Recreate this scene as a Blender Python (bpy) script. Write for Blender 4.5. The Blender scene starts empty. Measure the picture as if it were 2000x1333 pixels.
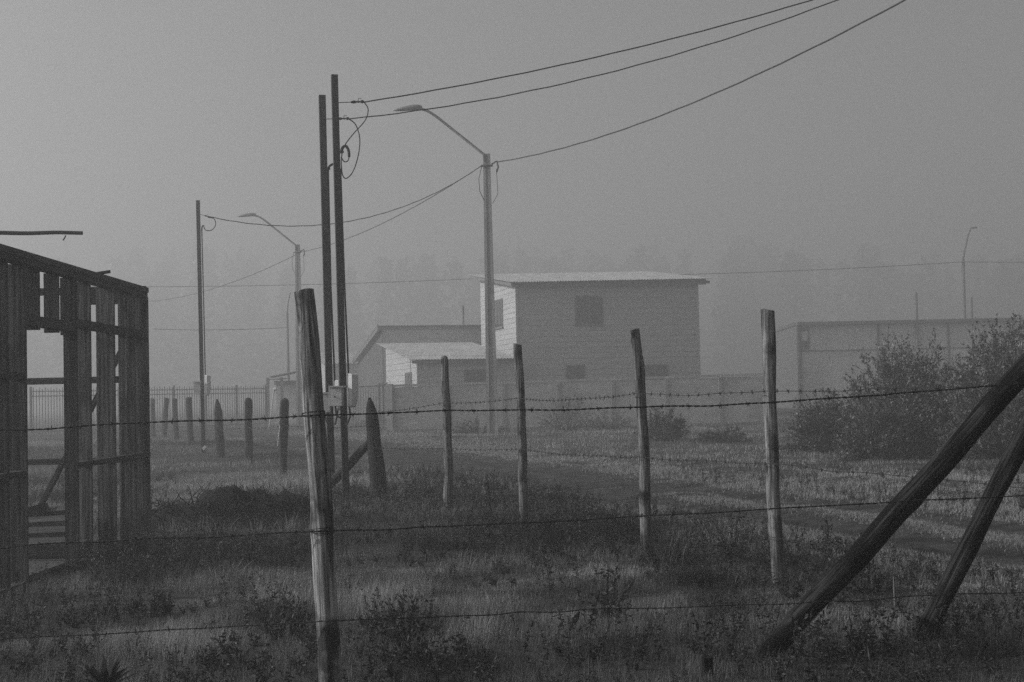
import bpy, math, random
import numpy as np
from mathutils import Vector, Matrix, Quaternion

random.seed(7); rng = np.random.default_rng(7)
sc = bpy.context.scene
col = sc.collection

# ------------------------------------------------------------------ camera
CAM_H = 1.4
F = 2800.0                      # focal length in photo pixels (2000 wide)
PITCH = math.atan(108.5 / F); ROLL = math.radians(1.25)
fwd = Vector((0, math.cos(PITCH), math.sin(PITCH)))
up0 = Vector((0, -math.sin(PITCH), math.cos(PITCH))); rt0 = Vector((1, 0, 0))
rt = math.cos(ROLL) * rt0 - math.sin(ROLL) * up0
upv = math.sin(ROLL) * rt0 + math.cos(ROLL) * up0
EYE = Vector((0, 0, CAM_H))
cam = bpy.data.cameras.new('camera'); camo = bpy.data.objects.new('camera', cam); col.objects.link(camo)
cam.sensor_width = 36; cam.lens = 36 * F / 2000; cam.clip_end = 2000; cam.clip_start = 0.05
m = Matrix((rt, upv, -fwd)).transposed().to_4x4(); m.translation = EYE
camo.matrix_world = m
sc.camera = camo

# ------------------------------------------------------------------ light
SUN_EL = math.radians(26); SUN_A = math.radians(-5)       # from the left, a little beyond the scene
S = Vector((-math.cos(SUN_EL) * math.cos(SUN_A), math.cos(SUN_EL) * math.sin(SUN_A), math.sin(SUN_EL)))
w = bpy.data.worlds.new("World"); sc.world = w; w.use_nodes = True
nt = w.node_tree; bg = nt.nodes['Background']
sky = nt.nodes.new('ShaderNodeTexSky'); sky.sky_type = 'NISHITA'; sky.sun_disc = False
sky.sun_elevation = SUN_EL; sky.sun_rotation = math.atan2(S.x, S.y)
sky.air_density = 1.0; sky.dust_density = 4.0
bw = nt.nodes.new('ShaderNodeRGBToBW')                   # a colourless morning sky, as in the black and white photograph
nt.links.new(sky.outputs[0], bw.inputs[0]); nt.links.new(bw.outputs[0], bg.inputs[0])
bg.inputs[1].default_value = 0.092
sun = bpy.data.lights.new('sun', 'SUN'); sun.energy = 4.1; sun.angle = math.radians(0.6); sun.color = (1, 1, 1)
suno = bpy.data.objects.new('sun', sun); col.objects.link(suno)
suno.rotation_mode = 'QUATERNION'; suno.rotation_quaternion = (-S).to_track_quat('-Z', 'Y')
suno.location = (-30, 10, 30)
vs = sc.view_settings; vs.view_transform = 'Standard'; vs.look = 'None'; vs.gamma = 1.0; vs.exposure = 0.08
sc.cycles.use_denoising = False
sc.cycles.max_bounces = 8; sc.cycles.diffuse_bounces = 3; sc.cycles.glossy_bounces = 2
sc.cycles.transmission_bounces = 4; sc.cycles.volume_bounces = 1; sc.cycles.sample_clamp_indirect = 0.5; sc.cycles.transparent_max_bounces = 8
sc.cycles.caustics_reflective = False; sc.cycles.caustics_refractive = False
sc.cycles.use_adaptive_sampling = False
HAZE_DENSITY = 0.0086

# ------------------------------------------------------------------ helpers
def ray(px, py):
    return fwd + rt * ((px - 1000) / F) + upv * ((666.5 - py) / F)
def P(px, py, d):
    """the point seen at photo pixel (px, py) at distance d metres ahead"""
    r = ray(px, py); return EYE + r * (d / r.y)
def PX(px, py, X):
    r = ray(px, py); return EYE + r * (X / r.x)
def smooth(a, b, x):
    t = np.clip((x - a) / (b - a), 0, 1); return t * t * (3 - 2 * t)
_tab = rng.random((64, 64))
def vnoise(x, y):
    x = np.asarray(x, float); y = np.asarray(y, float)
    xi = np.floor(x).astype(int); yi = np.floor(y).astype(int); fx = x - xi; fy = y - yi
    fx = fx * fx * (3 - 2 * fx); fy = fy * fy * (3 - 2 * fy)
    g = lambda a, b: _tab[a % 64, b % 64]
    return (g(xi, yi) * (1 - fx) + g(xi + 1, yi) * fx) * (1 - fy) + (g(xi, yi + 1) * (1 - fx) + g(xi + 1, yi + 1) * fx) * fy
def fbm(x, y, o=3):
    s = 0; a = 0.5; t = 0
    for k in range(o):
        s = s + a * vnoise(x * 2 ** k + 17.3 * k, y * 2 ** k + 5.1 * k); t += a; a *= 0.5
    return s / t
def road_u(x, y):
    """signed distance across the dirt road (m), negative on our side"""
    cx = 3.9 - 0.315 * (y - 14.7) - 0.0022 * np.clip(y - 25, 0, 60) ** 2
    return (x - cx) * 0.954
MOUND = (-3.15, 16.6)
def ground_z(x, y):
    x = np.asarray(x, float); y = np.asarray(y, float)
    z = 0.2 * smooth(25, 46, y) + 0.07 * (fbm(x * 0.35 + 3, y * 0.35) - 0.5) + 0.10 * (fbm(x * 1.6, y * 1.6, 2) - 0.5) * (1 - smooth(25, 40, y))
    u = road_u(x, y)
    z = z - 0.05 * np.exp(-((np.abs(u) - 0.72) / 0.36) ** 2)              # wheel ruts
    z = z + 0.02 * np.exp(-((u + 3.4) / 0.9) ** 2) + 0.05 * np.exp(-((u - 3.2) / 1.0) ** 2)   # verges
    z = np.where((x < -3.72) & (x > -9) & (y > 8) & (y < 15.6), -0.02, z)
    return z

class MB:
    def __init__(s): s.v = []; s.f = []; s.n = 0
    def add(s, vs, fs):
        s.v.extend(tuple(q) for q in vs); s.f.extend(tuple(i + s.n for i in f) for f in fs); s.n += len(vs); return s
    def hexa(s, c):     # 8 corners: bottom 0-3 ccw, top 4-7
        return s.add(c, [(3, 2, 1, 0), (4, 5, 6, 7), (0, 1, 5, 4), (1, 2, 6, 5), (2, 3, 7, 6), (3, 0, 4, 7)])
    def box(s, a, b):
        (x0, y0, z0), (x1, y1, z1) = a, b
        return s.hexa([(x0, y0, z0), (x1, y0, z0), (x1, y1, z0), (x0, y1, z0), (x0, y0, z1), (x1, y0, z1), (x1, y1, z1), (x0, y1, z1)])
    def bar(s, p, q, wd, hd, side=None):
        """a rectangular bar from p to q, wd wide along side, hd thick across"""
        p = Vector(p); q = Vector(q); d = (q - p).normalized()
        a = Vector(side) if side is not None else Vector((1, 0, 0))
        a = (a - d * a.dot(d)).normalized(); b = d.cross(a)
        a = a * wd / 2; b = b * hd / 2
        return s.hexa([p - a - b, p + a - b, p + a + b, p - a + b, q - a - b, q + a - b, q + a + b, q - a + b])
    def tube(s, pts, r, n=6, cap=True):
        pts = [Vector(p) for p in pts]; k = len(pts); rs = r if isinstance(r, (list, tuple)) else [r] * k
        t = (pts[1] - pts[0]).normalized(); a = t.orthogonal().normalized(); base = s.n; vv = []
        for i in range(k):
            t2 = (pts[min(i + 1, k - 1)] - pts[max(i - 1, 0)]).normalized()
            a = (a - t2 * a.dot(t2)).normalized(); b = t2.cross(a)
            for j in range(n):
                an = 2 * math.pi * j / n; vv.append(pts[i] + (a * math.cos(an) + b * math.sin(an)) * rs[i])
        ff = [(i * n + j, i * n + (j + 1) % n, (i + 1) * n + (j + 1) % n, (i + 1) * n + j) for i in range(k - 1) for j in range(n)]
        if cap: ff += [tuple(range(n - 1, -1, -1)), tuple(range((k - 1) * n, k * n))]
        return s.add(vv, ff)
    def build(s, name, mat, parent=None, smooth_=False):
        o = Vector((0, 0, 0)); q = parent
        while q is not None: o = o + q.location; q = q.parent
        me = bpy.data.meshes.new(name); me.from_pydata([tuple(Vector(x) - o) for x in s.v], [], s.f)
        me.materials.append(mat)
        if smooth_: me.polygons.foreach_set('use_smooth', [True] * len(me.polygons))
        me.update()
        ob = bpy.data.objects.new(name, me); col.objects.link(ob)
        if parent is not None: ob.parent = parent
        return ob
def tag(o, label=None, cat=None, group=None, kind=None):
    for k, v in (('label', label), ('category', cat), ('group', group), ('kind', kind)):
        if v: o[k] = v
    return o
def thing(name, label, cat, loc, group=None):
    o = bpy.data.objects.new(name, None); col.objects.link(o); o.location = loc; o.empty_display_size = 0.2
    return tag(o, label, cat, group)
def recentre(o, p):
    p = Vector(p); o.data.transform(Matrix.Translation(-p)); o.location = p; return o

# ------------------------------------------------------------------ materials
def mat(name, dark, light, scale=(6, 6, 6), detail=6, rough=0.85, lo=0.35, hi=0.65, bump=0.0, bscale=None, spots=0, spot_val=0.02, rnd=True, spec=0.25, cracks=0, knots=None, vary=0.0):
    M = bpy.data.materials.new(name); M.use_nodes = True; n = M.node_tree; N = n.nodes; L = n.links
    b = N['Principled BSDF']; b.inputs['Roughness'].default_value = rough; b.inputs['Specular IOR Level'].default_value = spec
    tc = N.new('ShaderNodeTexCoord'); mp = N.new('ShaderNodeMapping'); mp.inputs['Scale'].default_value = scale
    L.new(tc.outputs['Object'], mp.inputs[0])
    if rnd:
        oi = N.new('ShaderNodeObjectInfo'); cx = N.new('ShaderNodeCombineXYZ'); mu = N.new('ShaderNodeMath'); mu.operation = 'MULTIPLY'; mu.inputs[1].default_value = 40
        L.new(oi.outputs['Random'], mu.inputs[0]); L.new(mu.outputs[0], cx.inputs[0]); L.new(mu.outputs[0], cx.inputs[2]); L.new(cx.outputs[0], mp.inputs['Location'])
    t = N.new('ShaderNodeTexNoise'); t.inputs['Scale'].default_value = 1; t.inputs['Detail'].default_value = detail; t.inputs['Roughness'].default_value = 0.55
    L.new(mp.outputs[0], t.inputs['Vector'])
    r = N.new('ShaderNodeValToRGB'); r.color_ramp.elements[0].position = lo; r.color_ramp.elements[1].position = hi
    r.color_ramp.elements[0].color = (dark, dark, dark, 1); r.color_ramp.elements[1].color = (light, light, light, 1)
    L.new(t.outputs[0], r.inputs[0]); out = r.outputs[0]
    if spots:
        t2 = N.new('ShaderNodeTexNoise'); t2.inputs['Scale'].default_value = spots; t2.inputs['Detail'].default_value = 4
        L.new(tc.outputs['Object'], t2.inputs['Vector'])
        if rnd:
            ad = N.new('ShaderNodeVectorMath'); L.new(tc.outputs['Object'], ad.inputs[0]); L.new(cx.outputs[0], ad.inputs[1]); L.new(ad.outputs[0], t2.inputs['Vector'])
        r2 = N.new('ShaderNodeValToRGB'); r2.color_ramp.elements[0].position = 0.52; r2.color_ramp.elements[1].position = 0.66
        mx = N.new('ShaderNodeMix'); mx.data_type = 'RGBA'
        L.new(t2.outputs[0], r2.inputs[0]); L.new(r2.outputs[0], mx.inputs[0]); L.new(out, mx.inputs[6]); mx.inputs[7].default_value = (spot_val,) * 3 + (1,)
        out = mx.outputs[2]
    if cracks:
        m2 = N.new('ShaderNodeMapping'); m2.inputs['Scale'].default_value = (cracks, cracks, cracks * .018) if scale[2] < scale[0] else ((cracks, cracks * .018, cracks) if scale[1] < scale[0] else (cracks * .018, cracks, cracks))
        L.new(tc.outputs['Object'], m2.inputs[0])
        if rnd: L.new(cx.outputs[0], m2.inputs['Location'])
        t3 = N.new('ShaderNodeTexNoise'); t3.inputs['Scale'].default_value = 1; t3.inputs['Detail'].default_value = 3; L.new(m2.outputs[0], t3.inputs['Vector'])
        r4 = N.new('ShaderNodeValToRGB'); e = r4.color_ramp.elements; e[0].position = .47; e[0].color = (1, 1, 1, 1); e[1].position = .53; e[1].color = (1, 1, 1, 1); q = e.new(.5); q.color = (.12, .12, .12, 1)
        L.new(t3.outputs[0], r4.inputs[0]); m4 = N.new('ShaderNodeMix'); m4.data_type = 'RGBA'; m4.blend_type = 'MULTIPLY'; m4.inputs[0].default_value = .85
        L.new(out, m4.inputs[6]); L.new(r4.outputs[0], m4.inputs[7]); out = m4.outputs[2]
    if knots:
        m3 = N.new('ShaderNodeMapping'); m3.inputs['Scale'].default_value = knots; L.new(tc.outputs['Object'], m3.inputs[0])
        if rnd: L.new(cx.outputs[0], m3.inputs['Location'])
        vo = N.new('ShaderNodeTexVoronoi'); vo.inputs['Scale'].default_value = 1; L.new(m3.outputs[0], vo.inputs['Vector'])
        r5 = N.new('ShaderNodeValToRGB'); e = r5.color_ramp.elements; e[0].position = .1; e[0].color = (.1, .1, .1, 1); e[1].position = .2; e[1].color = (1, 1, 1, 1); q = e.new(.24); q.color = (.55, .55, .55, 1); q = e.new(.3); q.color = (1, 1, 1, 1)
        L.new(vo.outputs['Distance'], r5.inputs[0]); m5 = N.new('ShaderNodeMix'); m5.data_type = 'RGBA'; m5.blend_type = 'MULTIPLY'; m5.inputs[0].default_value = .9
        L.new(out, m5.inputs[6]); L.new(r5.outputs[0], m5.inputs[7]); out = m5.outputs[2]
    if vary:
        mr = N.new('ShaderNodeMapRange'); mr.inputs['To Min'].default_value = 1 - vary; mr.inputs['To Max'].default_value = 1 + vary; L.new(oi.outputs['Random'], mr.inputs[0])
        vm = N.new('ShaderNodeVectorMath'); vm.operation = 'SCALE'; L.new(out, vm.inputs[0]); L.new(mr.outputs[0], vm.inputs['Scale']); out = vm.outputs[0]
    L.new(out, b.inputs['Base Color'])
    if bump:
        bm = N.new('ShaderNodeBump'); bm.inputs['Strength'].default_value = bump; bm.inputs['Distance'].default_value = 0.01
        L.new(t.outputs[0], bm.inputs['Height']); L.new(bm.outputs[0], b.inputs['Normal'])
    return M
def leaf_mat(name, dark, light, trans=0.3, rough=0.42, spec=0.4):
    M = bpy.data.materials.new(name); M.use_nodes = True; n = M.node_tree; N = n.nodes; L = n.links
    at = N.new('ShaderNodeAttribute'); at.attribute_name = 'tone'
    r = N.new('ShaderNodeValToRGB'); r.color_ramp.elements[0].color = (dark,) * 3 + (1,); r.color_ramp.elements[1].color = (light,) * 3 + (1,)
    L.new(at.outputs['Fac'], r.inputs[0])
    b = N['Principled BSDF']; b.inputs['Roughness'].default_value = rough; b.inputs['Specular IOR Level'].default_value = spec
    L.new(r.outputs[0], b.inputs['Base Color'])
    t = N.new('ShaderNodeBsdfTranslucent'); L.new(r.outputs[0], t.inputs[0])
    mx = N.new('ShaderNodeMixShader'); mx.inputs[0].default_value = trans
    L.new(b.outputs[0], mx.inputs[1]); L.new(t.outputs[0], mx.inputs[2]); L.new(mx.outputs[0], N['Material Output'].inputs['Surface'])
    return M
M = {}
M['log'] = mat('weathered_log', 0.05, 0.34, (55, 55, 3.0), 7, 0.85, 0.36, 0.66, 0.9, spots=4.5, spot_val=0.025, cracks=55, knots=(7, 7, 3.5), vary=.25)
M['post_log'] = mat('grey_post_log', 0.025, 0.24, (55, 55, 3.0), 7, 0.85, 0.36, 0.68, 0.9, spots=5, spot_val=0.02, cracks=55, knots=(8, 8, 4), vary=.3)
M['old_log'] = mat('old_dark_log', 0.008, 0.045, (26, 26, 2.0), 7, 0.9, 0.35, 0.7, 0.9, spots=5, spot_val=0.012, cracks=40, vary=.2)
M['brace_log'] = mat('brace_log', 0.002, 0.055, (60, 60, 3.0), 7, 0.8, 0.42, 0.72, 1.0, spots=3, spot_val=0.002, cracks=45, knots=(6, 6, 2.5), spec=.12)
M['timber'] = mat('rough_sawn_timber', 0.006, 0.13, (34, 24, 1.1), 7, 0.85, 0.33, 0.7, 0.6, spots=2.2, spot_val=0.025, cracks=60, knots=(5, 5, 2.2), vary=.65)
M['timber_h'] = mat('rough_sawn_rail', 0.015, 0.085, (22, 1.6, 22), 7, 0.85, 0.33, 0.7, 0.6, spots=2.2, spot_val=0.03, cracks=60, vary=.35)
M['timber_x'] = mat('rough_sawn_crossrail', 0.02, 0.07, (1.6, 22, 22), 7, 0.85, 0.33, 0.7, 0.6, spots=2.2, spot_val=0.03, cracks=60, vary=.35)
M['pole'] = mat('painted_steel_pole', 0.008, 0.018, (8, 8, 2), 4, 0.6, 0.3, 0.7)
M['steel'] = mat('galvanised_steel', 0.12, 0.2, (10, 10, 10), 4, 0.5, 0.3, 0.7)
M['rust'] = mat('rusty_wire', 0.01, 0.03, (60, 60, 60), 3, 0.75, 0.3, 0.7)
M['cable'] = mat('black_cable', 0.012, 0.02, (10, 10, 10), 2, 0.6, 0.3, 0.7)
M['meter'] = mat('grey_plastic_box', 0.55, 0.65, (9, 9, 9), 4, 0.5, 0.3, 0.7)
M['meter_dark'] = mat('painted_metal_box', 0.42, 0.52, (12, 12, 12), 5, 0.55, 0.3, 0.7)
M['concrete'] = mat('cast_concrete', 0.26, 0.4, (4, 4, 2), 7, 0.9, 0.3, 0.7, 0.2)
M['precast'] = mat('precast_wall', 0.42, 0.6, (1.4, 1.4, 2.5), 7, 0.9, 0.3, 0.7, 0.2, spots=0.5, spot_val=0.36)
M['siding'] = mat('painted_siding', 0.37, 0.48, (0.8, 0.8, 5), 6, 0.7, 0.3, 0.7)
M['render'] = mat('rendered_wall', 0.5, 0.66, (0.7, 0.7, 0.7), 6, 0.85, 0.3, 0.7)
M['raw_boards_and_shade'] = mat('unpainted_boards_and_shade', 0.06, 0.11, (3, 3, 8), 6, 0.9, 0.3, 0.7)
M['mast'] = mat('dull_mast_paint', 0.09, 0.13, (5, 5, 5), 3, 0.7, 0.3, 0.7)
M['roof'] = mat('zinc_roof', 0.25, 0.38, (2.5, 0.5, 2), 5, 0.5, 0.3, 0.7, spec=0.5)
M['fascia'] = mat('fascia_board', 0.1, 0.2, (1.5, 8, 8), 5, 0.8, 0.3, 0.7)
M['glass'] = mat('dark_glass', 0.02, 0.04, (2, 2, 2), 2, 0.15, 0.3, 0.7, spec=0.5)
M['frame'] = mat('window_frame', 0.12, 0.18, (5, 5, 5), 3, 0.6, 0.3, 0.7)
M['soil'] = mat('dark_soil', 0.003, 0.014, (14, 14, 14), 8, 0.95, 0.3, 0.7, 0.8)
M['stone'] = mat('road_stone', 0.02, 0.1, (9, 9, 9), 4, 0.9, 0.3, 0.7, rnd=False)
M['floor'] = mat('board_floor', 0.03, 0.075, (3, 14, 3), 6, 0.9, 0.3, 0.7, 0.3)
M['twig'] = mat('dry_twig', 0.01, 0.04, (20, 20, 20), 4, 0.9, 0.3, 0.7)
M['bark'] = mat('tree_bark', 0.03, 0.08, (6, 6, 2), 5, 0.9, 0.3, 0.7)
M['white'] = mat('white_plastic', 0.6, 0.75, (30, 30, 30), 3, 0.5, 0.3, 0.7)
M['grass'] = leaf_mat('grass_blades', 0.02, 0.30, 0.3, 0.7, 0.15)
M['weed'] = leaf_mat('weed_leaves', 0.012, 0.11, 0.2, 0.55, 0.22)
M['bush'] = leaf_mat('bush_leaves', 0.022, 0.16, 0.25)
M['tree'] = leaf_mat('tree_leaves', 0.03, 0.085, 0.2)

# ground shader: soil with trodden grass thatch, wheel ruts from their own dirt colour
def ground_mat():
    G = bpy.data.materials.new('field_soil'); G.use_nodes = True; n = G.node_tree; N = n.nodes; L = n.links
    b = N['Principled BSDF']; b.inputs['Roughness'].default_value = 0.95; b.inputs['Specular IOR Level'].default_value = 0.1
    tc = N.new('ShaderNodeTexCoord')
    a = N.new('ShaderNodeTexNoise'); a.inputs['Scale'].default_value = 1.1; a.inputs['Detail'].default_value = 9; a.inputs['Roughness'].default_value = 0.7
    L.new(tc.outputs['Object'], a.inputs['Vector'])
    r = N.new('ShaderNodeValToRGB'); e = r.color_ramp.elements
    e[0].position = 0.3; e[0].color = (0.025,) * 3 + (1,); e[1].position = 0.72; e[1].color = (0.11,) * 3 + (1,)
    L.new(a.outputs[0], r.inputs[0])
    c = N.new('ShaderNodeTexNoise'); c.inputs['Scale'].default_value = 45; c.inputs['Detail'].default_value = 6
    L.new(tc.outputs['Object'], c.inputs['Vector'])
    mx = N.new('ShaderNodeMix'); mx.data_type = 'RGBA'; mx.blend_type = 'MULTIPLY'; mx.inputs[0].default_value = 0.8
    r3 = N.new('ShaderNodeValToRGB'); r3.color_ramp.elements[0].position = 0.35; r3.color_ramp.elements[1].position = 0.62; r3.color_ramp.elements[0].color = (0.3,) * 3 + (1,)
    L.new(c.outputs[0], r3.inputs[0]); L.new(r.outputs[0], mx.inputs[6]); L.new(r3.outputs[0], mx.inputs[7])
    L.new(mx.outputs[2], b.inputs['Base Color'])
    bm = N.new('ShaderNodeBump'); bm.inputs['Strength'].default_value = 0.8; bm.inputs['Distance'].default_value = 0.03
    L.new(c.outputs[0], bm.inputs['Height']); L.new(bm.outputs[0], b.inputs['Normal'])
    return G
M['ground'] = ground_mat()
M['dirt'] = mat('dirt_road_surface', 0.006, 0.045, (2.6, 2.6, 2.6), 12, 0.95, 0.38, 0.66, 1.0, rnd=False)

# ------------------------------------------------------------------ ground, road
def grid_mesh(name, xs, ys, zf, material, kind):
    X, Y = np.meshgrid(xs, ys); Z = zf(X, Y); nx, ny = len(xs), len(ys)
    v = np.stack([X, Y, Z], -1).reshape(-1, 3)
    i = np.arange(nx * ny).reshape(ny, nx)
    f = np.stack([i[:-1, :-1], i[:-1, 1:], i[1:, 1:], i[1:, :-1]], -1).reshape(-1, 4)
    me = bpy.data.meshes.new(name); me.from_pydata(v.tolist(), [], f.tolist()); me.materials.append(material)
    me.polygons.foreach_set('use_smooth', [True] * len(f))
    o = bpy.data.objects.new(name, me); col.objects.link(o); o['kind'] = kind; return o
ys = np.concatenate([np.linspace(-80, 3, 22), np.arange(3.3, 28, 0.22), np.arange(28, 70, 1.0), np.linspace(72, 620, 60)])
xs = np.concatenate([np.linspace(-400, -22, 50), np.arange(-21, 16, 0.3), np.linspace(16.5, 400, 50)])
grid_mesh('ground', xs, ys, ground_z, M['ground'], 'structure')
def road_mesh():
    vs = []; fs = []; ys2 = np.arange(2, 75, 0.35); us = np.linspace(-1.45, 1.45, 17)
    for y in ys2:
        for u in us:
            x = float(u / 0.954 - road_u(0.0, y) / 0.954)
            ue = u
            if abs(u) > 1.4: x += 0.25 * (float(vnoise(y * 0.9, u)) - 0.5)
            edge = 0.012 if abs(u) < 1.35 else -0.02
            vs.append((x, y, float(ground_z(x, y)) + edge))
    n = len(us)
    for i in range(len(ys2) - 1):
        for j in range(n - 1): fs.append((i * n + j, i * n + j + 1, (i + 1) * n + j + 1, (i + 1) * n + j))
    o = MB().add(vs, fs).build('dirt_road', M['dirt'], None, True); o['kind'] = 'structure'
road_mesh()

def stones():
    n = 3000; y = rng.uniform(6, 45, n) ** 1.0; u = rng.normal(0, .75, n); u = np.clip(u, -1.5, 1.5); x = (u - road_u(0.0, y)) / 0.954
    vs = []; fs = []; r = rng.uniform(.005, .016, n) * (1 + .6 * (rng.random(n) > .93)); z = ground_z(x, y) + .012
    for i in range(n):
        b = len(vs); a = rng.uniform(0, 6.28); q = r[i]; k = rng.uniform(.6, 1.3, 6)
        for j in range(4): vs.append((x[i] + q * k[j] * math.cos(a + j * 1.57), y[i] + q * k[j] * math.sin(a + j * 1.57), z[i]))
        vs.append((x[i] + q * .2 * (k[4] - 1), y[i], z[i] + q * .75 * k[5])); fs += [(b + j, b + (j + 1) % 4, b + 4) for j in range(4)]
    o = MB().add(vs, fs).build('gravel', M['stone']); o['kind'] = 'stuff'; o['label'] = 'loose stones and clods on the dirt road'
stones()

# ------------------------------------------------------------------ logs and posts
def log_mesh(length, r0, r1, seed, top='flat', below=0.3, knots=3, sides=20, rough=0.06, bend=0.02):
    rg = np.random.default_rng(seed); rings = max(14, int(length / 0.06)); V = []; Fc = []
    kn = [(rg.uniform(0.1, 0.95) * length, rg.uniform(0, 6.28), rg.uniform(0.1, 0.22)) for _ in range(knots)]
    ph = rg.uniform(0, 6.28, 6); bx, by = rg.uniform(-bend, bend, 2)
    zs = list(np.linspace(-below, length, rings))
    tip = []
    if top == 'point': zs = list(np.linspace(-below, length - 3.2 * r1, rings)); tip = [(length - 1.2 * r1, 0.62), (length, 0.22)]
    if top == 'round': zs = list(np.linspace(-below, length - 1.1 * r1, rings)); tip = [(length - 0.45 * r1, 0.84), (length - 0.1 * r1, 0.5), (length, 0.12)]
    if top == 'flat': tip = [(length + 0.001, 0.93), (length + 0.004, 0.5)]
    for z, k in [(z, 1.0) for z in zs] + tip:
        t = max(0, z) / length; r = (r0 + (r1 - r0) * t) * k
        cx = bx * math.sin(t * 3.1) * length / 2 + 0.004 * math.sin(z * 9 + ph[0]); cy = by * math.sin(t * 3.1 + 0.4) * length / 2
        for j in range(sides):
            a = 2 * math.pi * j / sides
            d = rough * (0.5 * math.sin(3 * a + ph[1] + z * 1.3) + 0.35 * math.sin(5 * a + ph[2] - z * 2.1) + 0.3 * math.sin(2 * a + z * 5 + ph[3]) + 0.35 * (rg.random() - 0.5))
            for kz, ka, kh in kn:
                dz = (z - kz) / 0.05; da = (math.atan2(math.sin(a - ka), math.cos(a - ka))) / 0.4
                d += kh * math.exp(-dz * dz - da * da)
            V.append((cx + r * (1 + d) * math.cos(a), cy + r * (1 + d) * math.sin(a), z + (0.15 * r0 * math.cos(a + ph[4]) if (top == 'flat' and z > length - 0.02) else 0)))
    n = sides; R = len(zs) + len(tip)
    for i in range(R - 1):
        for j in range(n): Fc.append((i * n + j, i * n + (j + 1) % n, (i + 1) * n + (j + 1) % n, (i + 1) * n + j))
    Fc.append(tuple(range((R - 1) * n, R * n)))
    return MB().add(V, Fc)
def log_between(name, a, b, r0, r1, material, label, cat, group=None, below=0.3, **kw):
    a = Vector(a); b = Vector(b); L = (b - a).length
    o = log_mesh(L, r0, r1, below=below, **kw).build(name, material, None, True)
    try: o.data.set_sharp_from_angle(angle=math.radians(50))
    except Exception: pass
    o.location = a; o.rotation_mode = 'QUATERNION'; o.rotation_quaternion = (b - a).to_track_quat('Z', 'X')
    return tag(o, label, cat, group)
def post(px0, py0, px1, py1, w0, w1, d, material, label, group, seed, top='flat', **kw):
    a = P(px1, py1, d); b = P(px0, py0, d)
    gz = float(ground_z(a.x, a.y)); t = (gz - a.z) / (b.z - a.z); a = a + (b - a) * t
    k = d / F / 2
    return log_between('fence_post', a, b, w1 * k, w0 * k, material, label, 'fence post', group, seed=seed, top=top, **kw)

D0 = 6.3
post(593, 569, 648, 1425, 39, 46, D0, M['log'], 'tall weathered log post nearest to us, standing beside the twin dark poles', 'near fence posts', 3, 'flat', knots=9, sides=32, rough=0.05)
G1 = 'log posts of the fence along the dirt road'
post(1500, 606, 1521, 1142, 27, 25, 10.4, M['post_log'], 'straight pale fence post with a sawn flat top beside the big bush', G1, 11, knots=5)
post(1239, 644, 1262, 1112, 20, 22, 12.0, M['post_log'], 'crooked knotty fence post in front of the two-storey house, dark on its right', G1, 12, knots=7, rough=0.09, bend=0.04)
post(1011, 673, 1023, 1022, 17, 18, 15.6, M['post_log'], 'slim upright fence post just right of the concrete lamp pole', G1, 13, knots=4)
post(867, 695, 876, 1010, 15, 19, 17.4, M['post_log'], 'thin fence post with a rounded chipped top in front of the lean-to', G1, 14, 'round', knots=5, rough=0.08)
G2 = 'old split posts receding along the field edge'
post(722, 777, 743, 990, 22, 34, 19.2, M['old_log'], 'thick dark post with a pointed top propped by a short diagonal log', None, 21, 'point', knots=3, rough=0.05, bend=0.01)
post(556, 778, 553, 926, 18, 15, 27.0, M['old_log'], 'dark post with rounded top and white twine hanging on it', G2, 22, 'round', rough=0.07)
post(485, 777, 487, 910, 15, 15, 31, M['old_log'], 'dark round-topped post second left of the tall near post', G2, 23, 'round', rough=0.07)
post(424, 780, 432, 898, 15, 18, 34.5, M['old_log'], 'dark post with blunt pointed top right of the single meter pole', G2, 24, 'point', rough=0.06)
post(368, 777, 373, 880, 12, 13, 43, M['old_log'], 'grey flat-topped post just left of the single meter pole', G2, 25, rough=0.08)
post(341, 779, 346, 870, 10, 10, 47, M['old_log'], 'faded leaning post, second left of the single meter pole', G2, 26, rough=0.08)
post(325, 778, 320, 866, 10, 10, 50, M['old_log'], 'faded leaning post, third left of the single meter pole', G2, 27, rough=0.08)
post(298, 779, 299, 862, 9, 9, 54, M['old_log'], 'faintest post in the fog, touching the right edge of the timber frame', G2, 28, rough=0.08)
log_between('brace_log', P(640, 950, 19.6), P(722, 864, 19.25), 0.07, 0.05, M['old_log'], 'short diagonal log propping the pointed dark post', 'brace', below=0.0, seed=31, knots=3, rough=0.08)
# the corner of the near fence on the right: two raking braces
b1 = P(1497, 1278, 7.6); b1t = P(2102, 604, 6.93)
log_between('brace_log', b1, b1t, 0.059, 0.056, M['brace_log'], 'thick round log leaning from the grass up to the right, longest brace', 'brace', 'raking fence braces', below=0.25, seed=33, knots=2, sides=32, rough=0.07, bend=0.012)
b2 = P(1800, 1250, 8.1); b2t = P(2060, 735, 7.4)
log_between('brace_log', b2, b2t, 0.056, 0.05, M['brace_log'], 'steeper dark round log brace at the right edge beside a stub', 'brace', 'raking fence braces', below=0.25, seed=34, knots=2, sides=32, rough=0.07, bend=0.012)
log_between('wood_stub', P(1795, 1243, 8.0), P(1795, 1206, 8.0), 0.028, 0.028, M['brace_log'], 'square-cut short stub at the foot of the steeper brace', 'stub', seed=35, knots=0, below=0.2)
log_between('wood_stub', P(1380, 1345, 7.05), P(1378, 1283, 7.05), 0.032, 0.032, M['brace_log'], 'short dark stub at the bottom edge below the long brace', 'stub', seed=36, knots=0, below=0.2)
cp = P(2110, 775, 7.0)
log_between('fence_post', (cp.x, 7.0, 0), (cp.x + 0.03, 7.0, 2.1), 0.07, 0.065, M['brace_log'], 'corner post beyond the right edge that holds the raking braces', 'fence post', seed=37, below=0.3)

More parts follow.
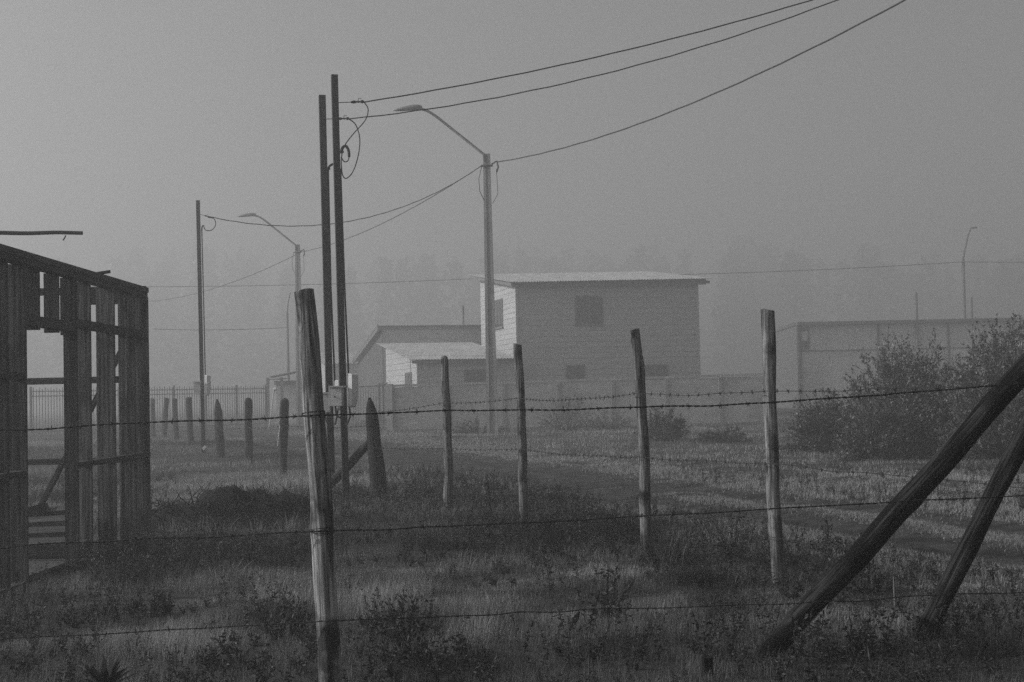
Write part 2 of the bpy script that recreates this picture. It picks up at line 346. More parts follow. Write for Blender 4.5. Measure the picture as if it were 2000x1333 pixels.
# ------------------------------------------------------------------ barbed wire
def barbed(pts, r, label, group, gap=0.14, barb=0.016, sag=0.0, seed=1, twist=True, wraps=()):
    rg = random.Random(seed); path = []
    for k in range(len(pts) - 1):
        a = P(*pts[k]); b = P(*pts[k + 1]); L = (b - a).length; n = max(2, int(L / 0.05))
        w1 = rg.uniform(-1, 1) * 0.008; w2 = rg.uniform(1.5, 4)
        for i in range(n):
            t = i / n; p = a.lerp(b, t); p.z -= sag * L * 4 * t * (1 - t); p.z += w1 * math.sin(t * w2 * math.pi) * min(1, L) * math.sin(t * math.pi)
            path.append(p)
    path.append(P(*pts[-1]))
    m_ = MB()
    if twist:
        fine = []
        for k in range(len(path) - 1):
            for i in range(3): fine.append(path[k].lerp(path[k + 1], i / 3))
        fine.append(path[-1]); s = 0
        for sgn in (0, math.pi):
            s = 0; q = []
            for k, p in enumerate(fine):
                if k: s += (fine[k] - fine[k - 1]).length
                a = s / 0.07 * 2 * math.pi + sgn; q.append(p + Vector((0, math.cos(a) * r * 0.9, math.sin(a) * r * 0.9)))
            m_.tube(q, r * 0.8, 4)
    else:
        m_.tube(path, r, 4)
    s = 0; nxt = rg.uniform(0, gap)
    for k in range(1, len(path)):
        seg = path[k] - path[k - 1]; L = seg.length
        while nxt < s + L:
            p = path[k - 1].lerp(path[k], (nxt - s) / L); t = seg.normalized()
            for _ in range(2):
                v = Vector((rg.uniform(-.5, .5), rg.uniform(-.6, .6), rg.choice((-1, 1)) * rg.uniform(.5, 1))).normalized() * barb
                v2 = Vector((rg.uniform(-.8, .8), rg.uniform(-.6, .6), -v.z / barb * rg.uniform(.4, 1))).normalized() * barb
                m_.tube([p + v, p + t * 0.003, p + v2], [r * 0.3, r * 0.9, r * 0.3], 4)
            m_.tube([p - t * r * 3, p, p + t * r * 3], [r * 1.4, r * 1.8, r * 1.4], 5)
            nxt += gap * rg.uniform(0.85, 1.15)
        s += L
    for (cp_, ax, rr_) in wraps:
        for dz in (-.004, .004, .011):
            m_.tube([Vector(cp_) + Vector((math.cos(k * math.pi / 8) * rr_, math.sin(k * math.pi / 8) * rr_, dz + .006 * math.sin(k * .39 + dz * 200))) for k in range(17)], r * .8, 4, False)
    o = m_.build('barbed_wire', M['rust']); recentre(o, path[0])
    return tag(o, label, 'barbed wire', group)
NW = 'barbed wires on the near post'
barbed([(-260, 851, 6.4), (250, 827, 6.32), (607, 812, 6.22), (867, 802, 6.35), (1012, 801, 6.42), (1240, 796, 6.5), (1500, 787, 6.6), (1760, 768, 6.8), (2110, 738, 6.93)], 0.0028, 'topmost thick barbed wire crossing the whole picture at the height of the meter boxes', NW, seed=1, sag=0.004, wraps=[(P(612, 811, 6.3), 0, .051)])
barbed([(-260, 1082, 6.4), (300, 1051, 6.32), (625, 1038, 6.22), (900, 1027, 6.4), (1240, 1009, 6.5), (1540, 992, 6.6), (1800, 977, 6.8), (2110, 962, 6.93)], 0.0024, 'middle near barbed wire passing just above the foot of the frame', NW, seed=2, sag=0.004, wraps=[(P(628, 1037, 6.28), 0, .053)])
barbed([(-260, 1262, 6.4), (330, 1230, 6.32), (640, 1213, 6.22), (900, 1203, 6.4), (1180, 1189, 6.5), (1540, 1180, 6.6), (1800, 1164, 6.8), (2110, 1150, 6.93)], 0.0022, 'lowest near barbed wire running close above the grass', NW, seed=3, sag=0.003)
FW = 'finer barbed wires of the roadside fence'
barbed([(722, 806, 19.0), (867, 787, 17.25), (1012, 778, 15.45), (1240, 769, 11.85), (1500, 764, 10.25), (1700, 760, 9.4), (2110, 742, 8.5)], 0.0038, 'upper fine barbed wire sagging between the roadside posts', FW, seed=4, sag=0.010, barb=0.022, twist=False, gap=0.13)
barbed([(728, 875, 19.0), (867, 876, 17.25), (1018, 878, 15.45), (1249, 893, 11.85), (1510, 906, 10.25), (1760, 930, 9.4), (2110, 960, 8.5)], 0.0036, 'middle fine barbed wire stretched across the dirt road', FW, seed=5, sag=0.006, barb=0.02, twist=False, gap=0.13)
barbed([(1020, 975, 15.45), (1256, 1006, 11.85), (1516, 1051, 10.25), (1760, 1085, 9.4), (2110, 1130, 8.5)], 0.0032, 'lowest fine barbed wire half hidden by weeds below the road', FW, seed=6, sag=0.004, barb=0.018, twist=False, gap=0.13)
LW = 'thin wires along the old split posts'
barbed([(722, 832, 19.0), (556, 832, 26.9), (486, 836, 30.9), (427, 839, 34.4), (370, 841, 42.9), (320, 842, 49.9), (180, 846, 60)], 0.005, 'thin wire along the old posts just under their middle', LW, seed=7, sag=0.004, barb=0.02, twist=False, gap=0.4)
barbed([(730, 882, 19.0), (554, 884, 26.9), (487, 876, 30.9), (430, 872, 34.4), (372, 862, 42.9)], 0.0045, 'lower thin wire along the old posts near the grass', LW, seed=8, sag=0.004, barb=0.02, twist=False, gap=0.4)
tw = MB(); a = P(545, 818, 26.7)
tw.tube([P(540, 822, 26.7), P(543, 809, 26.7), P(548, 818, 26.7), P(543, 826, 26.7), P(547, 834, 26.7), P(544, 850, 26.7), P(542, 872, 26.7)], 0.006, 4)
tw.tube([P(541, 820, 26.7), P(538, 828, 26.7), P(537, 838, 26.7)], 0.006, 4)
tag(recentre(tw.build('plastic_twine', M['white']), a), 'ragged white plastic twine caught on the wire by a round-topped post', 'twine')

# ------------------------------------------------------------------ service poles with meter boxes
def curve_pts(pts, d, n=40):
    """smooth curve (Catmull-Rom) through photo points at distance d"""
    q = [P(x, y, d) for x, y in pts]; q = [q[0]] + q + [q[-1]]; out = []
    m_ = max(3, n // (len(q) - 3))
    for i in range(1, len(q) - 2):
        for k in range(m_):
            t = k / m_; p0, p1, p2, p3 = q[i - 1], q[i], q[i + 1], q[i + 2]
            out.append(0.5 * ((2 * p1) + (p2 - p0) * t + (2 * p0 - 5 * p1 + 4 * p2 - p3) * t * t + (3 * p1 - p0 - 3 * p2 + p3) * t ** 3))
    out.append(q[-2]); return out
def service_pole(xt, yt, xb, yb, wpx, d, label):
    a = P(xb, yb, d); b = P(xt, yt, d); a = a + (b - a) * ((float(ground_z(a.x, a.y)) - 0.4 - a.z) / (b.z - a.z))
    root = thing('service_pole', label, 'utility pole', a); wd = wpx * d / F
    MB().bar(a, b, wd, wd, (1, 0.25, 0)).build('shaft', M['pole'], root)
    return root
def px_box(x0, y0, x1, y1, d, depth, name, material, parent, chamfer=0.0):
    o = MB(); p = [P(x0, y1, d), P(x1, y1, d), P(x1, y0, d), P(x0, y0, d)]; k = Vector((0.25 * depth, depth, 0))
    o.hexa([p[0], p[1], p[1] + k, p[0] + k, p[3], p[2], p[2] + k, p[3] + k])
    ob = o.build(name, material, parent)
    if chamfer:
        bv = ob.modifiers.new('bevel', 'BEVEL'); bv.width = chamfer; bv.segments = 3
    return ob
def meter_cover(x0, y0, x1, y1, d, parent):
    """a moulded cover: bulging towards its free side, narrower at the foot"""
    o = MB(); n = 10; V = []; H = y1 - y0
    prof = [(0, 0.72), (0.03, 0.92), (0.1, 0.97), (0.4, 1.0), (0.6, 1.0), (0.8, 0.93), (0.95, 0.8), (1, 0.72)]
    for t, wf in prof:
        y = y0 + H * t; xr = x0 + (x1 - x0) * wf; yy = y + (2 if t > 0.9 else 0)
        ins = 0.02 if t in (0, 1) else 0.0
        f0 = P(x0 + 1, yy, d - 0.06 + ins); f1 = P(x0 + (xr - x0) * 0.4, yy, d - 0.09 + ins); f2 = P(xr, yy, d - 0.05 + ins); bk = P(xr, yy, d + 0.06); bl = P(x0 + 1, yy, d + 0.06)
        V += [f0, f1, f2, bk, bl]
    Fc = [(i * 5 + j, (i + 1) * 5 + j, (i + 1) * 5 + (j + 1) % 5, i * 5 + (j + 1) % 5) for i in range(len(prof) - 1) for j in range(5)]
    Fc += [(0, 1, 2, 3, 4), tuple(len(prof) * 5 - 5 + j for j in (4, 3, 2, 1, 0))]
    c = MB().add(V, Fc).build('meter_cover', M['meter'], parent, False)
    s = MB(); s.tube([P(x0 + (x1 - x0) * 0.4, y0 + H * 0.04, d - 0.088), P(x0 + (x1 - x0) * 0.4, y0 + H * 0.96, d - 0.08)], 0.003, 4)
    s.build('seam', M['meter_dark'], c)
    return c
def hanger(parent, p0, p1, d):
    a = P(*p0, d); b = P(*p1, d); o = MB()
    o.tube([a, a.lerp(b, 0.6)], 0.006, 5)
    for t0, t1, r in ((0.5, 0.72, 0.024), (0.72, 0.86, 0.016), (0.86, 1.0, 0.026)):
        o.tube([a.lerp(b, t0), a.lerp(b, (t0 + t1) / 2), a.lerp(b, t1)], [r * 0.5, r, r * 0.5], 7)
    o.tube([a.lerp(b, 0.75), a.lerp(b, 0.8) + Vector((0, 0, 0.05)), a.lerp(b, 0.9) + Vector((0, 0, 0.04))], 0.006, 4)
    return o.build('anchor_clamp', M['cable'], parent, True)
d1 = 19.3; d2 = 21.6
sp1 = service_pole(653, 147, 676, 983, 12.6, d1, 'taller right-hand one of the twin dark square poles, with coiled cable loops')
MB().tube([P(665, 330, d1 - .02), P(673, 560, d1 - .02), P(681, 735, d1 - .02)], 0.012, 8).build('conduit', M['pole'], sp1, True)
meter_cover(679, 730, 700, 794, d1, sp1)
mb = px_box(642, 757, 668, 794, d1 - 0.12, 0.11, 'meter_box', M['meter_dark'], sp1, 0.004)
px_box(648, 760, 667, 793, d1 - 0.128, 0.007, 'door', M['meter'], mb)
px_box(641, 754, 670, 757.2, d1 - 0.15, 0.16, 'hood', M['meter_dark'], mb)
px_box(652, 774, 654.5, 777, d1 - 0.14, 0.01, 'lock', M['pole'], mb)
lp = MB()
lp.tube(curve_pts([(711, 200), (719, 214), (713, 236), (690, 262), (672, 287), (667, 310), (667, 330)], d1), 0.008, 6)
lp.tube(curve_pts([(680, 232), (694, 243), (702, 266), (702, 290), (697, 315), (688, 338), (676, 349), (669, 342), (667, 325)], d1 - .02), 0.008, 6)
lp.build('cable_loop', M['cable'], sp1, True)
lp = MB(); lp.tube(curve_pts([(666, 300), (669, 289), (676, 286), (681, 295), (682, 307)], d1 - .03), 0.019, 7)
lp.tube(curve_pts([(682, 307), (679, 315), (672, 316), (667, 308)], d1 - .03), 0.008, 6); lp.tube([P(663, 298, d1), P(671, 297, d1 - .03)], 0.015, 5)
lp.build('entry_elbow', M['cable'], sp1, True)
lp = MB()
for pts in ([(682, 794), (684, 810), (681, 822), (676, 832)], [(655, 794), (657, 808), (663, 816), (668, 812)], [(648, 794), (647, 805), (650, 815)]):
    lp.tube(curve_pts(pts, d1 - .05), 0.013, 6)
lp.build('hose', M['cable'], sp1, True)
hanger(sp1, (660, 201), (711, 199), d1)
sp2 = service_pole(629, 187, 648, 962, 12.8, d2, 'shorter left-hand one of the twin dark square poles, behind the tall log post')
MB().tube([P(641, 335, d2), P(646, 560, d2), P(654, 745, d2)], 0.014, 8).build('conduit', M['pole'], sp2, True)
lp = MB(); lp.tube(curve_pts([(640, 340), (642, 328), (648, 322), (655, 321)], d2), 0.018, 7); lp.tube([P(636, 331, d2), P(645, 330, d2)], 0.014, 5); lp.build('entry_elbow', M['cable'], sp2, True)
meter_cover(653, 743, 674, 800, d2, sp2)
mb = px_box(624, 769, 644, 806, d2 - .12, 0.11, 'meter_box', M['meter_dark'], sp2, 0.004)
px_box(623, 766.5, 646, 769.2, d2 - .14, 0.16, 'hood', M['meter_dark'], mb)
lp = MB(); lp.tube(curve_pts([(634, 806), (636, 820), (641, 828), (645, 824)], d2 - .05), 0.013, 6); lp.tube(curve_pts([(660, 800), (658, 815), (654, 830)], d2 - .05), 0.013, 6)
lp.build('hose', M['cable'], sp2, True); hanger(sp2, (636, 233), (682, 232), d2)
d3 = 37.0
sp3 = service_pole(386.5, 392, 397.5, 884, 7.6, d3, 'single dark square pole at left with two meter boxes low on its shaft')
MB().tube([P(394, 445, d3), P(398, 600, d3), P(401, 735, d3)], 0.016, 6).build('conduit', M['pole'], sp3, True)
meter_cover(399, 733, 412, 771, d3, sp3)
mb = px_box(378, 747, 391, 771, d3 - .12, 0.11, 'meter_box', M['meter_dark'], sp3, 0.004); px_box(377, 745.5, 392, 747.3, d3 - .14, 0.16, 'hood', M['meter_dark'], mb)
lp = MB(); lp.tube(curve_pts([(406, 425), (418, 428), (421, 440), (413, 450), (402, 450), (398, 443)], d3), 0.012, 6); lp.tube(curve_pts([(394, 452), (395, 443), (399, 441)], d3), 0.02, 6); lp.build('cable_loop', M['cable'], sp3, True)
hanger(sp3, (391, 419), (408, 424), d3)
o = MB(); o.bar(P(396, 878, d3 - .1), P(402, 872, d3 - .1), 0.07, 0.05); tag(recentre(o.build('plastic_scrap', M['white']), P(399, 875, d3 - .1)), 'bright white scrap at the foot of the single meter pole', 'scrap')

# ------------------------------------------------------------------ street lamps (concrete poles with raked arms)
def lamp_proto(base):
    r = thing('street_lamp', '', 'street lamp', base, 'concrete street lamp poles'); B = Vector(base); H = 8.78
    o = MB(); b0, t0 = 0.135, 0.07     # half widths; H-section: two flanges and a web
    for sx in (-1, 1):
        o.hexa([B + Vector((sx * b0 - .05, -.14, -.3)), B + Vector((sx * b0 + .05, -.14, -.3)), B + Vector((sx * b0 + .05, .14, -.3)), B + Vector((sx * b0 - .05, .14, -.3)),
                B + Vector((sx * t0 - .04, -.08, H)), B + Vector((sx * t0 + .04, -.08, H)), B + Vector((sx * t0 + .04, .08, H)), B + Vector((sx * t0 - .04, .08, H))])
    o.hexa([B + Vector((-b0, -.06, -.3)), B + Vector((b0, -.06, -.3)), B + Vector((b0, .06, -.3)), B + Vector((-b0, .06, -.3)),
            B + Vector((-t0, -.04, H - .002)), B + Vector((t0, -.04, H - .002)), B + Vector((t0, .04, H - .002)), B + Vector((-t0, .04, H - .002))])
    o.build('pole', M['concrete'], r)
    a = MB(); pts = [(-.05, H - .25), (-.1, H - .02), (-1.55, H + 1.2)]
    for k in range(1, 7):
        t = k / 6; pts.append((-1.55 - .12 - .5 * t, H + 1.2 + .1 + .17 * math.sin(t * 1.57)))
    a.tube([B + Vector((x, -.13 if k == 0 else -.1, z)) for k, (x, z) in enumerate(pts)], 0.045, 8)
    a.build('arm', M['steel'], r, True)
    h = MB(); hx, hz = -2.0, H + 1.5; V = []; prof = [(0, .06, .05), (.08, .11, .1), (.3, .15, .125), (.55, .15, .1), (.78, .11, .06), (.92, .03, .015)]
    for dx, hw, hh in prof:
        for j in range(10):
            an = 2 * math.pi * j / 10; zz = math.sin(an); V.append(B + Vector((hx - dx, -.1 + hw * math.cos(an), hz - .09 * dx + (hh * 1.0 if zz > 0 else hh * .45) * zz)))
    Fc = [(i * 10 + j, (i + 1) * 10 + j, (i + 1) * 10 + (j + 1) % 10, i * 10 + (j + 1) % 10) for i in range(5) for j in range(10)] + [tuple(range(10)), tuple(range(59, 49, -1))]
    h.add(V, Fc).build('lamp_head', M['steel'], r, True)
    c = MB()
    c.box(B + Vector((-.19, -.13, H - .42)), B + Vector((.19, -.085, H - .36)))
    c.tube([B + Vector((.15, -.1, H - .35)), B + Vector((.32, -.12, H - .25)), B + Vector((.36, -.12, H - .45)), B + Vector((.3, -.1, H - .6))], 0.03, 6)
    c.tube([B + Vector((-.16, -.1, H - .4)), B + Vector((-.26, -.14, H - .8)), B + Vector((-.24, -.14, H - 1.2)), B + Vector((-.1, -.14, H - 1.5))], 0.012, 5)
    c.tube([B + Vector((.3, -.1, H - .5)), B + Vector((.33, -.14, H - 1.3)), B + Vector((.15, -.14, H - 1.6))], 0.01, 5)
    c.build('clamp', M['cable'], r, True)
    return r
def copy_tree(o, loc):
    c = o.copy(); col.objects.link(c); c.location = loc
    for ch in list(o.children):
        k = ch.copy(); col.objects.link(k); k.parent = c
    return c
l1p = P(962, 846, 45); l1p.z = 0.29
lamp1 = lamp_proto(l1p); lamp1['label'] = 'tall concrete lamp pole standing before the two-storey house'
l2p = P(587, 850, 70); l2p.z = 0.29
lamp2 = copy_tree(lamp1, l2p); lamp2['label'] = 'fainter concrete lamp pole behind the twin dark poles, deep in fog'
l0p = P(2330, 700, 20); l0p.z = 0.25
lamp0 = copy_tree(lamp1, l0p); lamp0['label'] = 'concrete lamp pole beyond the right edge holding the overhead cables'
l3p = P(212, 800, 100); l3p.z = 0.29
lamp3 = copy_tree(lamp1, l3p); lamp3['label'] = 'faintest lamp pole, lost in fog behind the timber frame'

def fit_sag(a, b, px, py):
    """sag with which the cable a-b passes the photo point"""
    a = Vector(a); b = Vector(b); lo, hi = -.5, 3
    for _ in range(40):
        s = (lo + hi) / 2; best = None
        for i in range(201):
            t = i / 200; p = a.lerp(b, t); p.z -= s * 4 * t * (1 - t); v = p - EYE; zc = v.dot(fwd)
            if zc <= 0: continue
            x = 1000 + F * v.dot(rt) / zc; y = 666.5 - F * v.dot(upv) / zc
            if best is None or abs(x - px) < best[0]: best = (abs(x - px), y)
        if best[1] < py: lo = s
        else: hi = s
    return lo
def cable(a, b, sag, r, label, group='overhead cables', mat_='cable', n=48):
    a = Vector(a); b = Vector(b); q = []
    if isinstance(sag, tuple): sag = fit_sag(a, b, *sag)
    for i in range(n + 1):
        t = i / n; p = a.lerp(b, t); p.z -= sag * 4 * t * (1 - t); p.z += 0.006 * math.sin(i * 1.9) * min(1, sag); q.append(p)
    o = MB().tube(q, r, 6).build('overhead_cable', M[mat_], None, True); recentre(o, a)
    return tag(o, label, 'cable', group)
T0 = l0p + Vector((0, -.1, 8.35)); T1 = l1p + Vector((.33, -.1, 8.5)); T1l = l1p + Vector((-.15, -.1, 8.4)); T2 = l2p + Vector((.2, -.1, 8.4)); T3 = l3p + Vector((0, -.1, 8.4))
cable(P(711, 200, d1), P(2330, -270, 20), (1590, 0), 0.009, 'uppermost cable running from the taller twin pole to the top edge')
cable(P(680, 233, d2), P(2330, -330, 20.0), (1640, 0), 0.009, 'second cable below the uppermost, starting at the shorter twin pole')
cable(T1, P(2330, -330, 20), (1450, 160), 0.017, 'thick sagging cable rising from the near lamp pole to the upper right')
cable(T1l, T2, (700, 458), 0.015, 'thick cable sagging between the two foggy lamp poles')
cable(T1l, P(406, 423, d3), (560, 442), 0.012, 'thin drooping cable from the near lamp pole to the single meter pole')
cable(T2, T3, (430, 560), 0.016, 'faint cable descending left from the far lamp pole into fog')

# ------------------------------------------------------------------ timber frame shed on the left
XW = -3.8
shed = thing('timber_shed', 'unfinished dark timber stud frame of a shed at the left edge', 'shed frame', (XW, 11.5, 0))
ZT = 2.62
def stud(xl, xr, ypx=700, z0=0.0, z1=None, th=0.045, off=0.0, name='stud'):
    p = PX(xr, ypx, XW); d = p.y; wd = (xr - xl) * d / F
    lean = 0.0
    o = MB(); o.box((XW - wd - off, d, z0), (XW - off, d + th, z1 if z1 else ZT - 0.1))
    o.build(name, M['timber'], shed); return d
yA = 8.3; yB = PX(289, 700, XW).y + 0.02
for k, (z0, z1, ov) in enumerate(((ZT - 0.052, ZT, 0.012), (ZT - 0.1, ZT - 0.054, 0.0))):
    MB().box((XW - 0.1, yA, z0), (XW + ov, yB, z1)).build('top_plate', M['timber_h'], shed)
# studs read from left to right
for xl, xr in ((-130, -95), (-62, -30), (-24, 13), (14, 49), (124, 149), (150, 176), (188, 223), (231, 247), (248, 262), (263, 276), (277, 289)):
    stud(xl, xr)
for xl, xr in ((52, 76), (86, 114), (118, 146)):
    stud(xl, xr, 570, 2.02, ZT - 0.1, 0.04, 0.004, 'cripple_stud')
yD0 = PX(49, 700, XW).y + .05; yD1 = PX(149, 700, XW).y
MB().box((XW - 0.095, yD0, 2.05), (XW - 0.003, yD1, 2.13)).build('door_header', M['timber_h'], shed)
ys_ = [PX(x, 700, XW).y for x in (149, 176, 223, 247, 262, 276, 289)]
for z in (2.09, 0.86):
    for a, b in zip(ys_[:-1], ys_[1:]):
        MB().box((XW - 0.09, a + 0.046, z), (XW - 0.004 + (0.02 if z < 1 else 0), b - 0.001, z + (0.05 if z < 1 else 0.075))).build('noggin', M['timber_h'], shed)
for a, b in ((PX(-95, 700, XW).y, PX(-30, 700, XW).y), (PX(13, 700, XW).y, PX(49, 700, XW).y), (PX(-30, 700, XW).y, PX(13, 700, XW).y)):
    for z in (1.62, 0.86): MB().box((XW - 0.09, a + 0.046, z), (XW + (0.01 if z < 1 else -.004), b - 0.001, z + 0.05)).build('noggin', M['timber_h'], shed)
MB().box((XW - 0.095, PX(150, 700, XW).y + .047, -0.02), (XW - 0.002, yB, 0.05)).build('sole_plate', M['timber_h'], shed)
MB().box((XW - 0.095, yA, -0.02), (XW - 0.002, PX(49, 700, XW).y - .001, 0.05)).build('sole_plate', M['timber_h'], shed)
# the back wall: rails, studs and a diagonal brace
dB = yB - 0.06
def back_rail(y0, y1, name='back_rail', xl=-60, xr=284, d=dB, th=0.045):
    a0 = P(xl, y0, d); a1 = P(xr, y0, d); zz = (P(100, y0, d).z, P(100, y1, d).z)
    MB().box((a0.x, d, min(zz)), (a1.x, d + th, max(zz))).build(name, M['timber_x'], shed)
back_rail(738, 751); back_rail(897, 908); back_rail(563, 577, 'back_plate'); back_rail(574, 597, 'back_plate', 170, 284, dB - .05)
MB().bar(P(72, 1003, dB - .03), P(246, 668, dB - .03), 0.09, 0.04, (0, 1, 0)).build('diagonal_brace', M['timber_x'], shed)
for xp in (-40, 205, 268): p = P(xp, 800, dB); MB().box((p.x - .045, dB + .047, 0), (p.x + .045, dB + .09, 2.6)).build('back_stud', M['timber'], shed)
# floor of the shed and a stack of planks
o = MB()
for k in range(9): o.box((-7.4, 9.6 + k * 0.62, 0.02), (-3.92, 9.6 + k * 0.62 + 0.6, 0.045 + 0.004 * (k % 2)))
o.build('floor_boards', M['floor'], shed)
rr = random.Random(9)
for k, (ya, yb_, dd, lab) in enumerate(((1054, 1080, 12.9, 'lowest plank of the stack inside the shed doorway, touching the floor'), (1034, 1052, 13.25, 'pale plank lying second from the bottom in the shed stack'), (1014, 1033, 13.6, 'plank third from the bottom of the shed stack'), (996, 1012, 14.0, 'topmost tilted plank of the stack seen through the doorway'))):
    a = P(0, (ya + yb_) / 2 + 4, dd); b = P(172, (ya + yb_) / 2 - 2 - k * 2, dd); h = (yb_ - ya) * dd / F
    o = MB().bar(a, b, 0.28, h * 0.9, (0, 1, 0.12)); ob = o.build('plank', M['timber_x']); recentre(ob, a)
    tag(ob, lab, 'plank', 'planks stacked inside the shed')
o = MB().bar(P(55, 1003, 13.9), P(86, 996, 13.9), 0.3, 0.12, (0, 1, 0)); tag(recentre(o.build('timber_block', M['old_log']), P(70, 1000, 13.9)), 'dark wooden block on the plank stack at the foot of the diagonal', 'block')
a = P(188, 545, 13.45); b = P(213, 540, 13.6); b.z = a.z + .03; a.z = ZT + .02; b.z = ZT + .05
o = MB().bar(a, b, 0.03, 0.04, (0, 0, 1)); tag(recentre(o.build('timber_offcut', M['timber_x']), a), 'short timber offcut lying on top of the shed frame', 'offcut')
# a peeled pole jutting in at upper left, carried on a post outside the picture
pa = P(-420, 458, 16.5); pb = P(161, 455, 16.5)
bm_ = log_between('jutting_pole', pb, pa, 0.022, 0.03, M['old_log'], 'thin dark horizontal pole jutting in from the left above the shed', 'pole', below=0.0, seed=41, knots=1, rough=0.03, bend=0.003)
tm = MB(); pp = [P(128, 460, 16.5), P(127, 464, 16.5), P(123, 470, 16.5)]
MB().tube([Vector((pa.x + .5, 16.5, 0)), Vector((pa.x + .5, 16.5, pa.z - .03))], 0.06, 10).build('fence_post', M['old_log'], None, True)
o = bpy.data.objects['fence_post.' + '%03d' % (len([q for q in bpy.data.objects if q.name.startswith('fence_post')]) - 1)]
tag(recentre(o, (pa.x + .5, 16.5, 0)), 'post beyond the left edge carrying the jutting pole', 'fence post')
tag(recentre(tm.tube(pp, 0.008, 5).build('wire_end', M['cable']), pp[0]), 'short bent wire end hanging under the jutting pole', 'wire')

# ------------------------------------------------------------------ houses
TH = math.radians(15.0); UF = Vector((math.cos(TH), math.sin(TH), 0)); US = Vector((-math.sin(TH), math.cos(TH), 0))
def lap_wall(o, A, u, L, z0, zt0, zt1, out, pitch=0.28, proud=0.012):
    """lap boards along u from A, top sloping from zt0 to zt1; out is the outward normal"""
    z = z0
    while z < max(zt0, zt1) - 0.03:
        zb = z + pitch - .006; ua, ub = 0.0, L
        if zb > min(zt0, zt1):
            t = (zb - zt0) / (zt1 - zt0) if abs(zt1 - zt0) > 1e-6 else 2
            if t >= 1 or t < 0: 
                if zb > max(zt0, zt1): zb = max(zt0, zt1)
                t = (zb - zt0) / (zt1 - zt0) if abs(zt1 - zt0) > 1e-6 else 0
            if zt1 > zt0: ua = max(0, min(L, t * L))
            elif zt1 < zt0: ub = max(0, min(L, t * L))
        if ub - ua > 0.05:
            p = [A + u * ua, A + u * ub]; z3 = Vector((0, 0, 1))
            q = [p[0] + z3 * z, p[1] + z3 * z, p[1] + z3 * (zb - .004), p[0] + z3 * (zb - .004)]
            f = [q[0] + out * (proud + .012), q[1] + out * (proud + .012), q[2] + out * .012, q[3] + out * .012]
            o.hexa([f[0], f[1], q[1], q[0], f[3], f[2], q[2], q[3]])
        if abs(zt1 - zt0) > 1e-6 and zb > min(zt0, zt1) and z < max(zt0, zt1):      # the tapering rest of this board
            ta = (max(z, min(zt0, zt1)) - zt0) / (zt1 - zt0) * L; tb = (min(zb, max(zt0, zt1)) - zt0) / (zt1 - zt0) * L
            za = max(z, min(zt0, zt1)); zc = min(zb, max(zt0, zt1)) - .004; z3 = Vector((0, 0, 1))
            q = [A + u * ta + z3 * z, A + u * tb + z3 * z, A + u * tb + z3 * zc, A + u * ta + z3 * (za + .002)]
            f = [p + out * (proud + .012) for p in q[:2]] + [p + out * .012 for p in q[2:]]
            o.hexa([f[0], f[1], q[1], q[0], f[3], f[2], q[2], q[3]])
        z += pitch
def corrugated(name, A, u, L, v, parent, amp=0.018, pitch=0.15, mat_='roof', th=0.01):
    """roof sheet from A: L metres along u, full vector v up the slope"""
    n = int(L / pitch * 4); V = []; nv = 6
    nrm = u.cross(v).normalized()
    for k in range(nv + 1):
        for i in range(n + 1):
            V.append(A + u * (L * i / n) + v * (k / nv) + nrm * (amp * math.sin(i * math.pi / 2)))
    m0 = len(V); V += [p - nrm * th for p in V]; w_ = n + 1
    Fc = []
    for k in range(nv):
        for i in range(n):
            a = k * w_ + i; Fc.append((a, a + 1, a + w_ + 1, a + w_)); Fc.append((m0 + a, m0 + a + w_, m0 + a + w_ + 1, m0 + a + 1))
    for i in range(n):
        Fc.append((i, m0 + i, m0 + i + 1, i + 1)); a = nv * w_ + i; Fc.append((a, a + 1, m0 + a + 1, m0 + a))
    for k in range(nv):
        a = k * w_; Fc.append((a, a + w_, m0 + a + w_, m0 + a)); a = k * w_ + n; Fc.append((a, m0 + a, m0 + a + w_, a + w_))
    return MB().add(V, Fc).build(name, M[mat_], parent)
def window(parent, A, u, out, u0, u1, z0, z1, proud=0.06, bars=1, name='window'):
    Z = Vector((0, 0, 1)); fr = MB(); t = 0.06
    for (a, b, c, d) in ((u0, u1, z0, z0 + t), (u0, u1, z1 - t, z1), (u0, u0 + t, z0 + t, z1 - t), (u1 - t, u1, z0 + t, z1 - t)) + tuple((u0 + (u1 - u0) * k / (bars + 1) - .02, u0 + (u1 - u0) * k / (bars + 1) + .02, z0 + t, z1 - t) for k in range(1, bars + 1)):
        p = [A + u * a + Z * c, A + u * b + Z * c]; e = Z * (d - c)
        fr.hexa([p[0] + out * proud, p[1] + out * proud, p[1], p[0], p[0] + out * proud + e, p[1] + out * proud + e, p[1] + e, p[0] + e])
    p = [A + u * (u0 - .08) + Z * (z0 - .06), A + u * (u1 + .08) + Z * (z0 - .06)]; e = Z * .055; kk = out * (proud + .05)
    fr.hexa([p[0] + kk, p[1] + kk, p[1], p[0], p[0] + kk + e, p[1] + kk + e, p[1] + e, p[0] + e])
    f = fr.build(name, M['frame'], parent)
    p = [A + u * u0 + Z * z0, A + u * u1 + Z * z0]; e = Z * (z1 - z0); k = out * (proud - .012)
    MB().hexa([p[0] + k, p[1] + k, p[1], p[0], p[0] + k + e, p[1] + k + e, p[1] + e, p[0] + e]).build('pane', M['glass'], f)
    return f
def prism(o, A, u, L, v, Wd, z0, zf, zb):
    c = [A, A + u * L, A + u * L + v * Wd, A + v * Wd]; Z = Vector((0, 0, 1))
    return o.hexa([q + Z * z0 for q in c] + [c[0] + Z * zf, c[1] + Z * zf, c[2] + Z * zb, c[3] + Z * zb])
def pxz(px, py, d): return P(px, py, d).z
